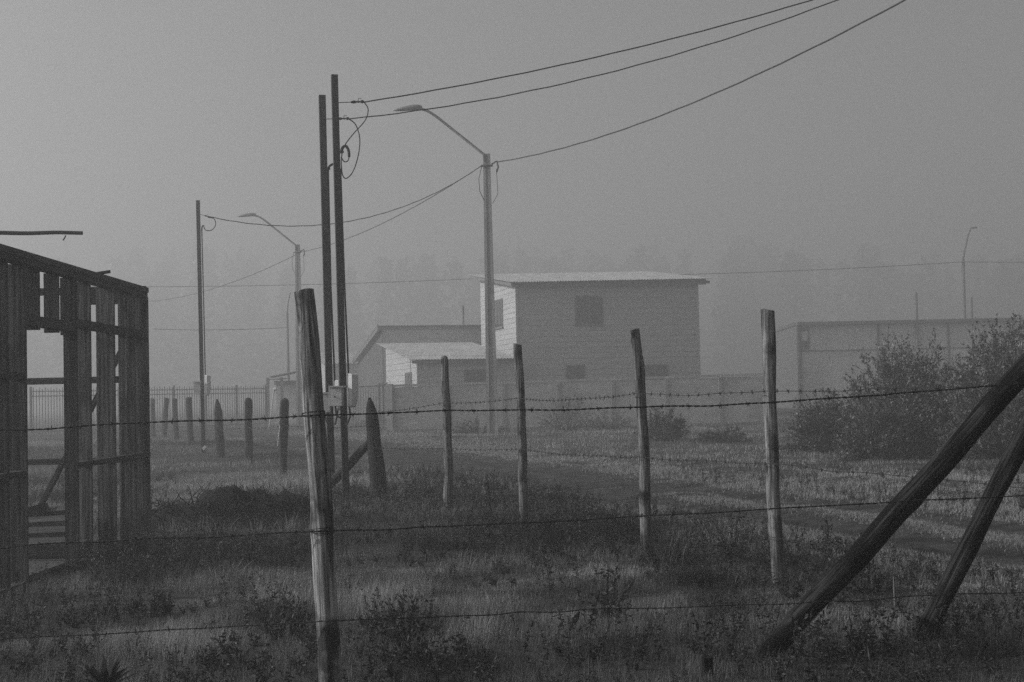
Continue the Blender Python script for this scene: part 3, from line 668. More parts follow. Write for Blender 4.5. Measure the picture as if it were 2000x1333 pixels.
def uz(A, u, px):      # distance along u from A where pixel column px meets the wall
    lo, hi = -5, 30
    for _ in range(50):
        mid = (lo + hi) / 2; q = A + u * mid; v = q - EYE; xp = 1000 + F * v.dot(rt) / v.dot(fwd)
        if xp < px: lo = mid
        else: hi = mid
    return lo
# two-storey house
dH = 72.0; A = P(1014, 800, dH); A.z = 0; A.x += 0.0
Lf = 9.75; Ls = 7.6; z_f = pxz(1014, 556, dH); z_b = z_f + 0.98
h = thing('two_storey_house', 'two-storey house with lap siding and a low corrugated roof behind the precast wall', 'house', A)
prism(MB(), A, UF, Lf, US, Ls, -0.3, z_f, z_b).build('wall', M['raw_boards_and_shade'], h); o = MB(); of = -US; ol = -UF
lap_wall(o, A, UF, Lf, 0.2, z_f, z_f, of); lap_wall(o, A, US, Ls, 0.2, z_f, z_b, ol, 0.26)
o.build('siding', M['siding'], h)
for q in (A, A + UF * Lf): MB().bar(q - US * .03 + Vector((0, 0, 0)) - UF * .03, q - US * .03 - UF * .03 + Vector((0, 0, z_f)), 0.12, 0.12, UF).build('corner_board', M['siding'], h)
RA = A - UF * 0.5 - US * 0.75; rv = US * (Ls + 1.5); rise = (z_b - z_f) / Ls
RA.z = z_f - 0.75 * rise + 0.16; rv.z = (Ls + 1.5) * rise
ur = (UF + Vector((0, 0, 0.018))).normalized()
corrugated('roof', RA, ur, Lf + 1.05, rv, h)
MB().bar(A - UF * .3 - US * .35 + Vector((0, 0, z_f - .02)), A + UF * (Lf + .35) - US * .35 + Vector((0, 0, z_f + .11)), 0.3, 0.05, Vector((0, 0, 1))).build('fascia', M['fascia'], h)  # fascia board, deepened and dark to draw the shade band under the eave
MB().bar(A - UF * .42 - US * .6 + Vector((0, 0, z_f - .05)), A - UF * .42 + US * (Ls + .6) + Vector((0, 0, z_b + .1)), 0.14, 0.05, Vector((0, 0, 1))).build('barge_board', M['fascia'], h)
MB().bar(A + UF * (Lf + .45) - US * .6 + Vector((0, 0, z_f + .06)), A + UF * (Lf + .45) + US * (Ls + .6) + Vector((0, 0, z_b + .2)), 0.14, 0.05, Vector((0, 0, 1))).build('barge_board', M['fascia'], h)
for (x0, x1, y0, y1) in ((1128, 1183, 577, 634), (1107, 1145, 713, 748), (1253, 1308, 711, 748)):
    dd = 72.8; window(h, A, UF, of, uz(A, UF, x0), uz(A, UF, x1), pxz((x0 + x1) / 2, y1, dd), pxz((x0 + x1) / 2, y0, dd))
window(h, A, US, ol, 2.7, 4.4, pxz(980, 640, 75), pxz(980, 584, 75), bars=2)
# lean-to in front of its left side
dL = 69.0; B_ = P(816, 800, dL); B_.z = 0
LfL = uz(B_, UF, 1010); zf2 = pxz(816, 704, dL); zb2 = pxz(752, 675, dL + 8.2)
h2 = thing('lean_to', 'low white lean-to with a corrugated roof against the left of the two-storey house', 'lean-to', B_)
prism(MB(), B_, UF, LfL, US, 8.5, -0.2, zf2, zb2).build('wall', M['raw_boards_and_shade'], h2); o = MB()
lap_wall(o, B_, UF, LfL, 0.2, zf2, zf2, of); lap_wall(o, B_, US, 8.5, 0.2, zf2, zb2, ol, 0.3)
o.build('siding', M['siding'], h2)
RB = B_ - UF * .45 - US * .5; rise2 = (zb2 - zf2) / 8.5; RB.z = zf2 - .5 * rise2 + .08; rv2 = US * 9.4; rv2.z = 9.4 * rise2
corrugated('roof', RB, UF, LfL + .4, rv2, h2)
MB().bar(B_ - UF * .3 - US * .3 + Vector((0, 0, zf2 - .1)), B_ + UF * LfL - US * .3 + Vector((0, 0, zf2 - .1)), 0.14, 0.05, Vector((0, 0, 1))).build('fascia', M['fascia'], h2)
window(h2, B_, UF, of, uz(B_, UF, 908), uz(B_, UF, 955), 0.6, pxz(930, 722, 70), name='window')
window(h2, B_, US, ol, 1.2, 2.9, 0.7, pxz(785, 728, 71), name='window')
# long single-pitch house behind
dG = 80.0; C_ = P(750, 800, dG); C_.z = 0; zf3 = pxz(750, 641, dG); zb3 = zf3 - 1.6; LfG = 11.0
h3 = thing('long_house', 'long plain house with a slanting end wall behind the lean-to', 'house', C_)
prism(MB(), C_, UF, LfG, US, 9.0, -0.2, zf3, zb3).build('wall', M['render'], h3)
prism(MB(), C_ - UF * .03, UF, .028, US, 9.0, -0.2, zf3, zb3).build('end_wall', M['raw_boards_and_shade'], h3)  # dark sheet over the end wall, its shade put into the colour
RC = C_ - UF * .35 - US * .35; RC.z = zf3 + .12; rv3 = US * 9.8; rv3.z = -9.8 * 1.6 / 9
corrugated('roof', RC, UF, LfG + .5, rv3, h3)
MB().bar(C_ - UF * .3 - US * .3 + Vector((0, 0, zf3 + .03)), C_ - UF * .3 + US * 9.4 + Vector((0, 0, zf3 - 1.62)), 0.34, 0.06, Vector((0, 0, 1))).build('barge_board', M['fascia'], h3)
MB().bar(C_ - UF * .3 - US * .06 + Vector((0, 0, zf3 - .02)), C_ + UF * LfG - US * .06 + Vector((0, 0, zf3 - .02)), 0.14, 0.05, Vector((0, 0, 1))).build('fascia', M['roof'], h3)
q = P(905, 640, 84.5); MB().tube([Vector((q.x, q.y, 3.0)), Vector((q.x, q.y, pxz(905, 597, 84.5)))], 0.07, 8).build('flue', M['frame'], h3)
# farther roof seen between the poles
dR = 100; E_ = P(636, 800, dR); E_.z = 0; h4 = thing('far_house', 'pale low house with a light roof just visible right of the twin poles', 'house', E_)
zf4 = pxz(650, 710, dR); prism(MB(), E_, UF, 7.0, US, 5, -.2, zf4, zf4 + .8).build('wall', M['siding'], h4)
RE = E_ - UF * .4 - US * .4; RE.z = zf4 - .02; rv4 = US * 5.6; rv4.z = .95; corrugated('roof', RE, UF, 7.6, rv4, h4)
# low industrial building on the right
dW = 92.0; W_ = P(1562, 800, dW); W_.z = 0; TH2 = math.radians(1.5); UW = Vector((math.cos(TH2), math.sin(TH2), 0)); SW = Vector((.045, 1, 0)).normalized()
zw = pxz(1562, 636, dW)
h5 = thing('long_shed_building', 'long low pale walled building fading into fog behind the bushes', 'building', W_)
prism(MB(), W_, UW, 20, SW, 10, -.2, zw, zw).build('wall', M['render'], h5)
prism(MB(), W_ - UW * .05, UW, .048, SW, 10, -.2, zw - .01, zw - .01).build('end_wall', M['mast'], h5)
MB().bar(W_ - UW * .09 + SW * 10 + Vector((0, 0, zw + .1)), W_ - UW * .09 + SW * .15 + Vector((0, 0, zw + .1)), .2, .1, Vector((0, 0, 1))).build('parapet', M['raw_boards_and_shade'], h5)
MB().bar(W_ - UW * .06 - SW * .12 + Vector((0, 0, zw + .1)), W_ + UW * 20 - SW * .12 + Vector((0, 0, zw + .1)), .2, .5, Vector((0, 0, 1))).build('parapet', M['fascia'], h5)
for xp, t in ((1562, .22), (1716, .16), (1853, .1)):
    k = uz(W_, UW, xp); MB().bar(W_ + UW * (k + .12) - SW * .05 + Vector((0, 0, -.2)), W_ + UW * (k + .12) - SW * .05 + Vector((0, 0, zw)), t, .14, UW).build('pilaster', M['raw_boards_and_shade'], h5)
zb5 = pxz(1700, 683, dW); MB().bar(W_ + UW * .3 - SW * .03 + Vector((0, 0, zb5)), W_ + UW * 20 - SW * .03 + Vector((0, 0, zb5)), .07, .07, Vector((0, 0, 1))).build('string_course', M['fascia'], h5)
window(h5, W_, UW, -SW, uz(W_, UW, 1567), uz(W_, UW, 1585), zb5 + .06, pxz(1575, 639, dW), bars=0)
k0 = uz(W_, UW, 1569); MB().bar(W_ + UW * k0 - SW * .06 + Vector((0, 0, zb5 + .95)), W_ + UW * (k0 + .42) - SW * .06 + Vector((0, 0, zb5 + .95)), .6, .03, Vector((0, 0, 1))).build('infill_panel', M['render'], h5)
# precast concrete wall along the plots
wl = P(769, 845, 55.5); wr = P(1512, 830, 57.0); wl.z = 0.1; wr.z = 0.1
cw = thing('precast_wall', 'long grey precast concrete panel wall in front of the houses', 'wall', wl)
uw = (wr - wl); Lw = uw.length; uw.normalize(); nw = Vector((-uw.y, uw.x, 0)); zt = pxz(769, 754, 55.5); zt2 = pxz(1512, 731, 57.0)
o = MB(); npan = 7
for k in range(npan):
    for j in range(4):
        za = 0.0 + (zt - .06) * j / 4; zb_ = (zt - .06) * (j + 1) / 4 - .012; off = .004 * ((k + j) % 2)
        a = wl + uw * (Lw * k / npan + .06) + nw * off; b = wl + uw * (Lw * (k + 1) / npan - .06) + nw * off; s_ = (zt2 - zt) * (k + .5) / npan * (j + 1) / 4
        o.hexa([Vector((a.x, a.y, za)), Vector((b.x, b.y, za)), Vector((b.x, b.y, za)) + nw * .06, Vector((a.x, a.y, za)) + nw * .06, Vector((a.x, a.y, zb_ + s_)), Vector((b.x, b.y, zb_ + s_)), Vector((b.x, b.y, zb_ + s_)) + nw * .06, Vector((a.x, a.y, zb_ + s_)) + nw * .06])
o.build('panel', M['precast'], cw)
MB().bar(Vector((wl.x, wl.y, zt)) + nw * .03, Vector((wr.x, wr.y, zt2)) + nw * .03, .09, .14, Vector((0, 0, 1))).build('coping', M['precast'], cw)
for k in range(npan + 1):
    p = wl + uw * (Lw * k / npan) - nw * .02; z_ = zt + (zt2 - zt) * k / npan - .05
    MB().bar(Vector((p.x, p.y, -.2)), Vector((p.x, p.y, z_)), .14, .14, uw).build('wall_post', M['concrete'], cw)
# gate beside it
gp = P(765, 845, 55.3); gp.z = .1
gt = thing('iron_gate', 'open iron bar gate between the precast wall and the lean-to', 'gate', gp)
for xp in (742, 749, 756): q = P(xp, 800, 56.5); MB().bar(Vector((q.x, q.y, .25)), Vector((q.x, q.y, pxz(750, 746, 56.5) - .05)), .06, .05).build('bar', M['frame'], gt)
for xp in range(690, 742, 5): q = P(xp, 800, 58); MB().bar(Vector((q.x, q.y, .25)), Vector((q.x, q.y, 1.89)), .02, .02).build('bar', M['frame'], gt)
q0 = P(738, 800, 56.4); q1 = P(760, 800, 56.4); MB().bar(Vector((q0.x, q0.y, 1.95)), Vector((q1.x, q1.y, 1.97)), .06, .05, (0, 0, 1)).build('rail', M['frame'], gt)
q0 = P(688, 800, 58); q1 = P(742, 800, 58); MB().bar(Vector((q0.x, q0.y, 1.92)), Vector((q1.x, q1.y, 1.95)), .05, .05, (0, 0, 1)).build('rail', M['frame'], gt)
q = P(763, 800, 55.4); MB().box((q.x - .16, q.y - .1, -.1), (q.x + .08, q.y + .25, pxz(765, 750, 55.4))).build('gate_pillar', M['siding'], gt)
# iron bar fence far left
fl = P(60, 830, 60); fr_ = P(520, 830, 70)
fl.z = 0; fr_.z = 0.1; mf = thing('bar_fence', 'faint iron bar fence in the fog behind the old posts', 'fence', fl)
o = MB(); n = 92
for k in range(n + 1):
    p = fl.lerp(fr_, k / n); o.bar(Vector((p.x, p.y, .15)), Vector((p.x, p.y, 2.15 + .06 * (k % 2))), .028, .028)
o.build('bars', M['steel'], mf)
for z in (.35, 1.85, 2.05): MB().bar(Vector((fl.x, fl.y, z)), Vector((fr_.x, fr_.y, z)), .04, .04, (0, 0, 1)).build('rail', M['steel'], mf)
for k in range(8): p = fl.lerp(fr_, k / 7); MB().bar(Vector((p.x, p.y + .05, -.1)), Vector((p.x, p.y + .05, 2.25)), .09, .09).build('fence_upright', M['steel'], mf)
# small roadside shelter in the fog
dK = 80; kb = P(560, 830, dK); kb.z = 0; ks = thing('roadside_shelter', 'small foggy shelter with a slanting thin roof behind the old posts', 'shelter', kb)
a = P(540, 800, dK); b = P(592, 800, dK); MB().box((a.x, dK, -.2), (b.x, dK + 2, pxz(560, 752, dK))).build('wall', M['render'], ks)
MB().box((a.x - .1, dK - .1, pxz(560, 752, dK) + .002), (b.x + .1, dK + 2, pxz(560, 744, dK))).build('band', M['fascia'], ks)
MB().bar(P(531, 737, dK - .6), P(580, 727, dK - .6), 1.6, .05, (0, 1, 0)).build('roof', M['fascia'], ks)
for xp in (524, 551): q = P(xp, 800, dK - .4); MB().bar(Vector((q.x, q.y, -.2)), Vector((q.x, q.y, pxz(540, 738, dK))), .14, .14).build('upright', M['fascia'], ks)
MB().bar(P(522, 742, dK - .4), P(560, 740, dK - .4), .06, .06, (0, 0, 1)).build('rail', M['fascia'], ks)
ps = P(524, 832, 62); pt = P(535, 762, 62); o = MB().tube([Vector((ps.x, ps.y, 0)), pt], .035, 6); o.tube([pt, pt + Vector((.1, 0, .05))], .08, 8)
tag(recentre(o.build('leaning_stake', M['render']), ps), 'pale leaning stake with a knob on top before the shelter', 'stake')

# far thin poles
def thin_pole(xb, yb, xt, yt, d, r, label, arm=None):
    b = P(xt, yt, d); a = Vector((P(xb, yb, d).x, b.y, 0)); o = MB().tube([a, b], [r * 1.3, r], 8)
    rt_ = thing('utility_pole', label, 'utility pole', a, 'thin poles in the fog'); o.build('shaft', M['mast'], rt_, True)
    if arm: MB().tube([P(x, y, d) for x, y in arm], r * .55, 6).build('arm', M['mast'], rt_, True)
    return rt_
thin_pole(564, 745, 561, 612, 88, .07, 'thin mast with a bent tip standing left of the tall log post', [(561, 612), (563, 590), (567, 572)])
thin_pole(1884, 700, 1881, 507, 100, .12, 'far lamp mast with a bent arm above the long low building', [(1881, 508), (1884, 490), (1890, 462), (1896, 446), (1908, 445)])
thin_pole(1791, 700, 1789, 571, 92, .09, 'short plain pole above the long low building, left of the far lamp mast')
thin_pole(1899, 700, 1897, 581, 92, .08, 'short plain pole right beside the far lamp mast')
cable(P(1881, 512, 99.9), P(1000, 541, 99.9), .25, .022, 'faint far cable behind the house roof, ending at the far lamp mast', 'far cables')
cable(P(1881, 512, 99.9), P(2500, 492, 99.9), .25, .022, 'faint far cable running right from the far lamp mast', 'far cables')
cable(P(1000, 541, 99.9), P(100, 560, 99.9), .25, .022, 'faint far level cable crossing behind the twin poles', 'far cables')
cable(P(562, 640, 88), P(300, 643, 88), .1, .018, 'faint short cable left of the thin mast', 'far cables')

# ------------------------------------------------------------------ vegetation
def leaf_object(name, verts, faces_n, tone, material, parent=None, tris=True):
    """verts (N,k,3): N little leaves of k vertices each; faces_n: tuples within one leaf"""
    N, k, _ = verts.shape; o = np.zeros(3); q = parent
    while q is not None: o = o + np.array(q.location); q = q.parent
    v = (verts.reshape(-1, 3) - o).astype(np.float32)
    base = (np.arange(N) * k)[:, None]; loops = []; starts = []; tot = []
    ls = np.concatenate([base + np.array(f)[None, :] for f in faces_n], 1).reshape(-1)
    cnt = np.tile(np.array([len(f) for f in faces_n]), N); st = np.concatenate([[0], np.cumsum(cnt)[:-1]])
    me = bpy.data.meshes.new(name); me.vertices.add(len(v)); me.vertices.foreach_set('co', v.ravel())
    me.loops.add(len(ls)); me.loops.foreach_set('vertex_index', ls.astype(np.int32))
    me.polygons.add(len(cnt)); me.polygons.foreach_set('loop_start', st.astype(np.int32)); me.polygons.foreach_set('loop_total', cnt.astype(np.int32))
    at = me.attributes.new('tone', 'FLOAT', 'POINT'); at.data.foreach_set('value', np.repeat(np.clip(tone, 0, 1), k).astype(np.float32))
    me.materials.append(material); me.update(calc_edges=True)
    ob = bpy.data.objects.new(name, me); col.objects.link(ob)
    if parent is not None: ob.parent = parent
    return ob
BLADE = ((0, 1, 3, 2), (2, 3, 4))
def blades(x, y, z, h, wd, yaw, lean, ldir):
    N = len(x); V = np.zeros((N, 5, 3)); c, s = np.cos(yaw), np.sin(yaw); dx, dy = np.cos(ldir) * lean, np.sin(ldir) * lean
    for i, (t, ww) in enumerate(((0, 1), (0, -1), (.55, .75), (.55, -.75), (1, 0))):
        V[:, i, 0] = x + c * wd * ww / 2 + dx * h * t * t; V[:, i, 1] = y + s * wd * ww / 2 + dy * h * t * t; V[:, i, 2] = z + h * t * (1 - .25 * lean * t)
    return V
def in_shed(x, y): return (x < -3.72) & (x > -8.0) & (y > 9.0) & (y < 15.5)
def on_heap(x, y): return (((x + 3.2) / 1.15) ** 2 + ((y - 16.2) / .95) ** 2 < 1) | (((x - .7) / .7) ** 2 + ((y - 15.0 + (x - .7) * .45) / .42) ** 2 < 1)
def rand_field(n, y0, y1, half=0.47, xoff=0):
    """points spread over the ground wedge the photograph and a step to either side can see"""
    u = rng.random(n); y = np.sqrt(y0 * y0 + u * (y1 * y1 - y0 * y0)); x = (rng.random(n) * 2 - 1) * (half * y + 1.0) + xoff
    return x, y
allV = []; allT = []
def at_ground(px, py):
    r = ray(px, py); t = -CAM_H / r.z; return float(r.x * t), float(r.y * t)
PALE = [(1210, 1115, .75), (1120, 1215, .6), (1280, 1200, .55), (1540, 1225, .5), (800, 1165, .8), (960, 1160, .7), (590, 1150, .5), (150, 1160, .45), (430, 1130, .5), (700, 1085, .5), (1640, 1085, .5), (1900, 1150, .6), (420, 1035, .6), (560, 1030, .6), (330, 920, 1.3), (470, 935, 1.3), (560, 955, 1.0), (950, 1240, .4), (1340, 1060, .5), (1680, 1230, .4), (330, 1250, .4), (770, 1110, .5)]
DARK = [(300, 1100, .9), (220, 1080, .6), (400, 1080, .6), (900, 985, 1.2), (800, 975, 1.0), (1060, 1040, .9), (1160, 1060, .9), (690, 1000, .9), (1030, 1160, .4), (1420, 1100, .6), (1560, 1105, .6), (1650, 1150, .4), (60, 1230, .6), (250, 1210, .5), (520, 1210, .4), (780, 1240, .35), (850, 1310, .6), (1200, 1290, .5), (1450, 1290, .4), (1700, 1300, .7), (1900, 1270, .6), (480, 1310, .4), (1500, 1285, .35), (1810, 1255, .3), (1330, 1130, .4), (960, 1070, .7), (100, 1300, .4)]
def blobs(x, y, lst):
    v = np.zeros(np.shape(x))
    for px, py, r in lst:
        cx, cy = at_ground(px, py); v = np.maximum(v, np.exp(-((x - cx) / r) ** 2 - ((y - cy) / (r * 1.25)) ** 2))
    return v
def grass_zone(n, y0, y1, hmul, wmul):
    x, y = rand_field(n, y0, y1)
    clump = fbm(x * 0.9 + 40, y * 0.9, 3); fine = fbm(x * 3.1 + 9, y * 3.1 + 2, 2); patch = fbm(x * 0.33 + 7, y * 0.33 + 70, 3)
    u = road_u(x, y); au = np.abs(u)
    keep = ~in_shed(x, y) & ~on_heap(x, y)
    rut = np.exp(-((au - .72) / .33) ** 2)
    keep &= rng.random(n) > rut * 1.0
    road = au < 1.25
    keep &= ~(road & (rng.random(n) > .75 * np.exp(-(u / .3) ** 2) + .5 * smooth(1.0, 1.25, au)))
    keep &= rng.random(n) < (.35 + 1.1 * smooth(.25, .6, fine))
    keep &= ~((au < 1.15) & ((y > 17) | (au > .3)) & (rng.random(n) > .07))
    x, y, u, au, clump, fine, patch, road = (q[keep] for q in (x, y, u, au, clump, fine, patch, road))
    N = len(x); h = (0.035 + .13 * smooth(.25, .75, clump) * (.6 + .8 * fine)) * rng.uniform(.5, 1.25, N) * hmul
    far = (u > 1.2)
    h = np.where(road, .025 + h * .3, h * (1 - .6 * np.exp(-((u + 1.7) / .6) ** 2))); h = np.where(far, h * .75, h)
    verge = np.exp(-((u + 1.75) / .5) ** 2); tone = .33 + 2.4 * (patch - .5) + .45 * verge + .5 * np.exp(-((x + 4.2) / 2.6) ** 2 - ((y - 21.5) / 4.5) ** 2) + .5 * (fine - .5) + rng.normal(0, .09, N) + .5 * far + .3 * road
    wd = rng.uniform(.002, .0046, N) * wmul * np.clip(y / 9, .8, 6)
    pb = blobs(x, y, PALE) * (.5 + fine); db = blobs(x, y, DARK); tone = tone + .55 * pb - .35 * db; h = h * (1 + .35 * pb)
    lean = rng.uniform(.03, .55, N); ld = rng.normal(.4, 1.6, N)
    V = blades(x, y, ground_z(x, y) - .01, h, wd, rng.uniform(0, 6.28, N), lean, ld)
    allV.append(V); allT.append(tone)
grass_zone(240000, 4.0, 12, .68, .9)
grass_zone(190000, 12, 24, .85, 1.0)
grass_zone(110000, 24, 48, 1.0, .9)
grass_zone(45000, 48, 85, 1.1, .9)
def strip(n, u0, su, y0, y1, h0, h1, tone):
    y = y0 + (y1 - y0) * rng.random(n) ** 1.35; u = u0 + rng.normal(0, 1, n) * su + .25 * (vnoise(y * .8, np.full(n, 2.2)) - .5); x = (u - road_u(0.0, y)) / .954
    k = rng.random(n) < smooth(.3, .55, fbm(x * 1.7 + 3, y * 1.1, 3)); x, y, u = x[k], y[k], u[k]; N = len(x)
    h = rng.uniform(h0, h1, N); V = blades(x, y, ground_z(x, y), h, rng.uniform(.003, .006, N) * np.clip(y / 9, .8, 5), rng.uniform(0, 6.28, N), rng.uniform(.1, .7, N), rng.uniform(0, 6.28, N))
    allV.append(V); allT.append(tone + rng.normal(0, .12, N))
strip(45000, .05, .18, 7, 20, .025, .06, .75)          # grass crown between the wheel tracks
strip(90000, 1.85, .38, 7, 55, .03, .07, .85)           # pale far verge
strip(30000, -1.5, .2, 7, 18, .03, .07, .7)         # pale near verge
n = 60000; x = rng.uniform(-6.5, -1.0, n); y = rng.uniform(17.4, 28, n); k = (rng.random(n) < smooth(.3, .62, fbm(x * .9 + 5, y * .5 + 3, 3))) & (road_u(x, y) < -1.9); x, y = x[k], y[k]; N = len(x)
allV.append(blades(x, y, ground_z(x, y), rng.uniform(.03, .09, N), rng.uniform(.005, .01, N), rng.uniform(0, 6.28, N), rng.uniform(.1, .7, N), rng.uniform(0, 6.28, N))); allT.append(.8 + rng.normal(0, .12, N))
# taller pale tufts before the soil bank and here and there
tx = []; 
for (cx, cy, n) in [(-3.35, 15.2, 60), (-3.1, 15.1, 50), (-2.75, 15.3, 60), (-2.45, 15.5, 70), (-2.2, 15.3, 60), (-3.55, 14.9, 60)] + [(float(a), float(b), 40) for a, b in zip(rng.uniform(-5, 6, 16), rng.uniform(11, 24, 16))]:
    if abs(float(road_u(cx, cy))) < 2.1 or bool(in_shed(np.array(cx), np.array(cy))): continue
    x = cx + rng.normal(0, .07, n); y = cy + rng.normal(0, .07, n); h = rng.uniform(.1, .28, n)
    V = blades(x, y, ground_z(x, y) - .01, h, rng.uniform(.004, .009, n), rng.uniform(0, 6.28, n), rng.uniform(.1, .8, n), np.arctan2(y - cy, x - cx))
    allV.append(V); allT.append(rng.uniform(.5, 1.0, n))
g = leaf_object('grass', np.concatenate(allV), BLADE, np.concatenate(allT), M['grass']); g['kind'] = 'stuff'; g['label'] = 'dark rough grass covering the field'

# weeds: low leafy plants
LEAF = ((0, 1, 2, 3),)
def leaf_quads(c, dirv, ln, wd, seed):
    """c (N,3) base points, dirv (N,3) directions -> rhombic leaves"""
    rg = np.random.default_rng(seed); N = len(c); d = dirv / np.linalg.norm(dirv, axis=1, keepdims=True)
    r = rg.normal(size=(N, 3)); s = np.cross(d, r); s /= np.linalg.norm(s, axis=1, keepdims=True) + 1e-9
    V = np.zeros((N, 4, 3)); V[:, 0] = c; V[:, 1] = c + d * (ln * .45)[:, None] + s * (wd / 2)[:, None]; V[:, 2] = c + d * ln[:, None]; V[:, 3] = c + d * (ln * .45)[:, None] - s * (wd / 2)[:, None]
    return V
def weed_proto(h, nst, nl, lsz, seed, spread=.5):
    rg = np.random.default_rng(seed); out = []
    for k in range(nst):
        az = rg.uniform(0, 6.28); sp = rg.uniform(.1, spread); hh = h * rg.uniform(.6, 1.1)
        t = np.sort(rg.uniform(.12, 1, nl)); p = np.stack([np.cos(az) * sp * hh * t ** 1.4, np.sin(az) * sp * hh * t ** 1.4, hh * t * (1 - .15 * t)], 1)
        a2 = rg.uniform(0, 6.28, nl); d = np.stack([np.cos(a2), np.sin(a2), rg.uniform(-.3, .7, nl)], 1)
        ln = lsz * rg.uniform(.6, 1.2, nl) * (1.15 - .5 * t)
        out.append(leaf_quads(p, d, ln, ln * rg.uniform(.3, .5, nl), seed * 31 + k))
        # the stem as thin blades
        tt = np.linspace(0, 1, 5)[:-1]; c0 = np.stack([np.cos(az) * sp * hh * tt ** 1.4, np.sin(az) * sp * hh * tt ** 1.4, hh * tt * (1 - .15 * tt)], 1); t1 = tt + .25
        c1 = np.stack([np.cos(az) * sp * hh * t1 ** 1.4, np.sin(az) * sp * hh * t1 ** 1.4, hh * t1 * (1 - .15 * t1)], 1)
        out.append(leaf_quads(c0, c1 - c0, np.linalg.norm(c1 - c0, axis=1) * 1.05, np.full(4, .007), seed * 77 + k))
    return np.concatenate(out)
protos = [weed_proto(.2, 5, 16, .034, 1), weed_proto(.28, 4, 22, .03, 2, .35), weed_proto(.13, 6, 12, .034, 3, .9), weed_proto(.34, 3, 26, .034, 4, .3), weed_proto(.16, 7, 12, .026, 5, .8)]
def scatter(xs, ys_, scale, seed, tbase):
    rg = np.random.default_rng(seed); VV = []; TT = []
    for x, y, s, tb in zip(xs, ys_, scale, tbase):
        p = protos[rg.integers(len(protos))]; a = rg.uniform(0, 6.28); c_, s_ = math.cos(a), math.sin(a)
        q = p * s; r = np.empty_like(q); r[..., 0] = q[..., 0] * c_ - q[..., 1] * s_ + x; r[..., 1] = q[..., 0] * s_ + q[..., 1] * c_ + y; r[..., 2] = q[..., 2] + float(ground_z(x, y)) - .01
        VV.append(r); TT.append(np.clip(tb + rg.normal(0, .18, len(q)), 0, 1))
    return VV, TT
n = 15000; x, y = rand_field(n, 4.5, 27); pn = fbm(x * .5 + 31, y * .5 + 12, 3); u = road_u(x, y)
dens = smooth(.47, .6, pn) * .7 + 1.1 * blobs(x, y, DARK) - .9 * blobs(x, y, PALE) + .8 * np.exp(-((x + 3.45) / .35) ** 2) * (y < 14.5) + .6 * np.exp(-((u + 2.6) / 1.0) ** 2) + .08
k = (rng.random(n) < dens) & (np.abs(u) > 1.35) & ~in_shed(x, y) & ~on_heap(x, y)
x, y = x[k], y[k]
VV, TT = scatter(x, y, rng.uniform(.45, 1.0, len(x)) + .45 * blobs(x, y, DARK) * rng.random(len(x)), 5, rng.uniform(.05, .45, len(x)))
wd_ = leaf_object('weeds', np.concatenate(VV), LEAF, np.concatenate(TT), M['weed']); wd_['kind'] = 'stuff'; wd_['label'] = 'low leafy weeds mixed through the grass'

def bush(name, label, cat, base, rx, ry, h, nst, nleaf, lsz, seed, group=None, mat_='bush', droop=.25, tone=(.2, .95), tips=True):
    rg = np.random.default_rng(seed); base = Vector(base); base.z = float(ground_z(base.x, base.y)) - .03
    r = thing(name, label, cat, base, group); st = MB(); C = []; Dv = []; T = []
    lob = [(rg.uniform(0, 6.28), rg.uniform(.2, 1.4), rg.uniform(-.28, .22)) for _ in range(9)]
    per = max(4, int(nleaf / (nst * 9)))
    for k in range(nst):
        az = rg.uniform(0, 6.28); el = math.asin(rg.uniform(.02, 1)); f_ = rg.uniform(.7, 1.02)
        for la, le, lv in lob: f_ += lv * math.exp(-(math.atan2(math.sin(az - la), math.cos(az - la)) / .5) ** 2 - ((el - le) / .4) ** 2)
        b0 = base + Vector((math.cos(az) * rx * .28 * rg.uniform(0, 1), math.sin(az) * ry * .28 * rg.uniform(0, 1), 0))
        end = base + Vector((math.cos(az) * math.cos(el) * rx * f_, math.sin(az) * math.cos(el) * ry * f_, math.sin(el) * h * f_ * .92 + .06 * h))
        ctl = b0.lerp(end, .45) + Vector((0, 0, (end - b0).length * .16)); pts = []
        for i in range(9):
            t = i / 8; pts.append(b0 * (1 - t) ** 2 + ctl * 2 * t * (1 - t) + end * t * t)
        st.tube(pts, [.011 * (1 - .75 * i / 8) for i in range(9)], 4, False)
        ax = (end - ctl).normalized(); tb = rg.uniform(*tone)
        for q_ in range(9):                                   # side shoots carrying the leaves
            t = rg.uniform(.3, 1.0) if q_ else .97; i0 = min(7, int(t * 8)); p0 = pts[i0].lerp(pts[i0 + 1], t * 8 - i0)
            dv = (ax + Vector(rg.normal(0, .55, 3)) + Vector((0, 0, .25))).normalized(); L = h * rg.uniform(.09, .2); p1 = p0 + dv * L
            if q_ % 2 == 0: st.tube([p0, p1], [.004, .002], 3, False)
            tt = rg.uniform(.0, 1.05, per)[:, None]; pos = np.array(tuple(p0))[None] * (1 - tt) + np.array(tuple(p1))[None] * tt + rg.normal(0, .012, (per, 3))
            C.append(pos); Dv.append(np.array([tuple(dv)]) * .8 + rg.normal(size=(per, 3)) * .6); T.append(np.clip(tb + rg.normal(0, .16, per), 0, 1))
    C = np.concatenate(C); Dv = np.concatenate(Dv); ln = lsz * rg.uniform(.55, 1.3, len(C))
    st.build('stems', M['twig'], r)
    fo = leaf_object('foliage', leaf_quads(C, Dv, ln, ln * rg.uniform(.3, .55, len(C)), seed + 3), LEAF, np.concatenate(T), M[mat_], r)
    return r
GB = 'bushes on the far side of the road'
def gp_(px, py, d): q = P(px, py, d); return (q.x, q.y, 0)
bush('bush', 'largest leafy bush rising highest, left of the right edge', 'bush', gp_(1785, 890, 29), 1.5, 1.2, 2.45, 260, 36000, .07, 51, GB)
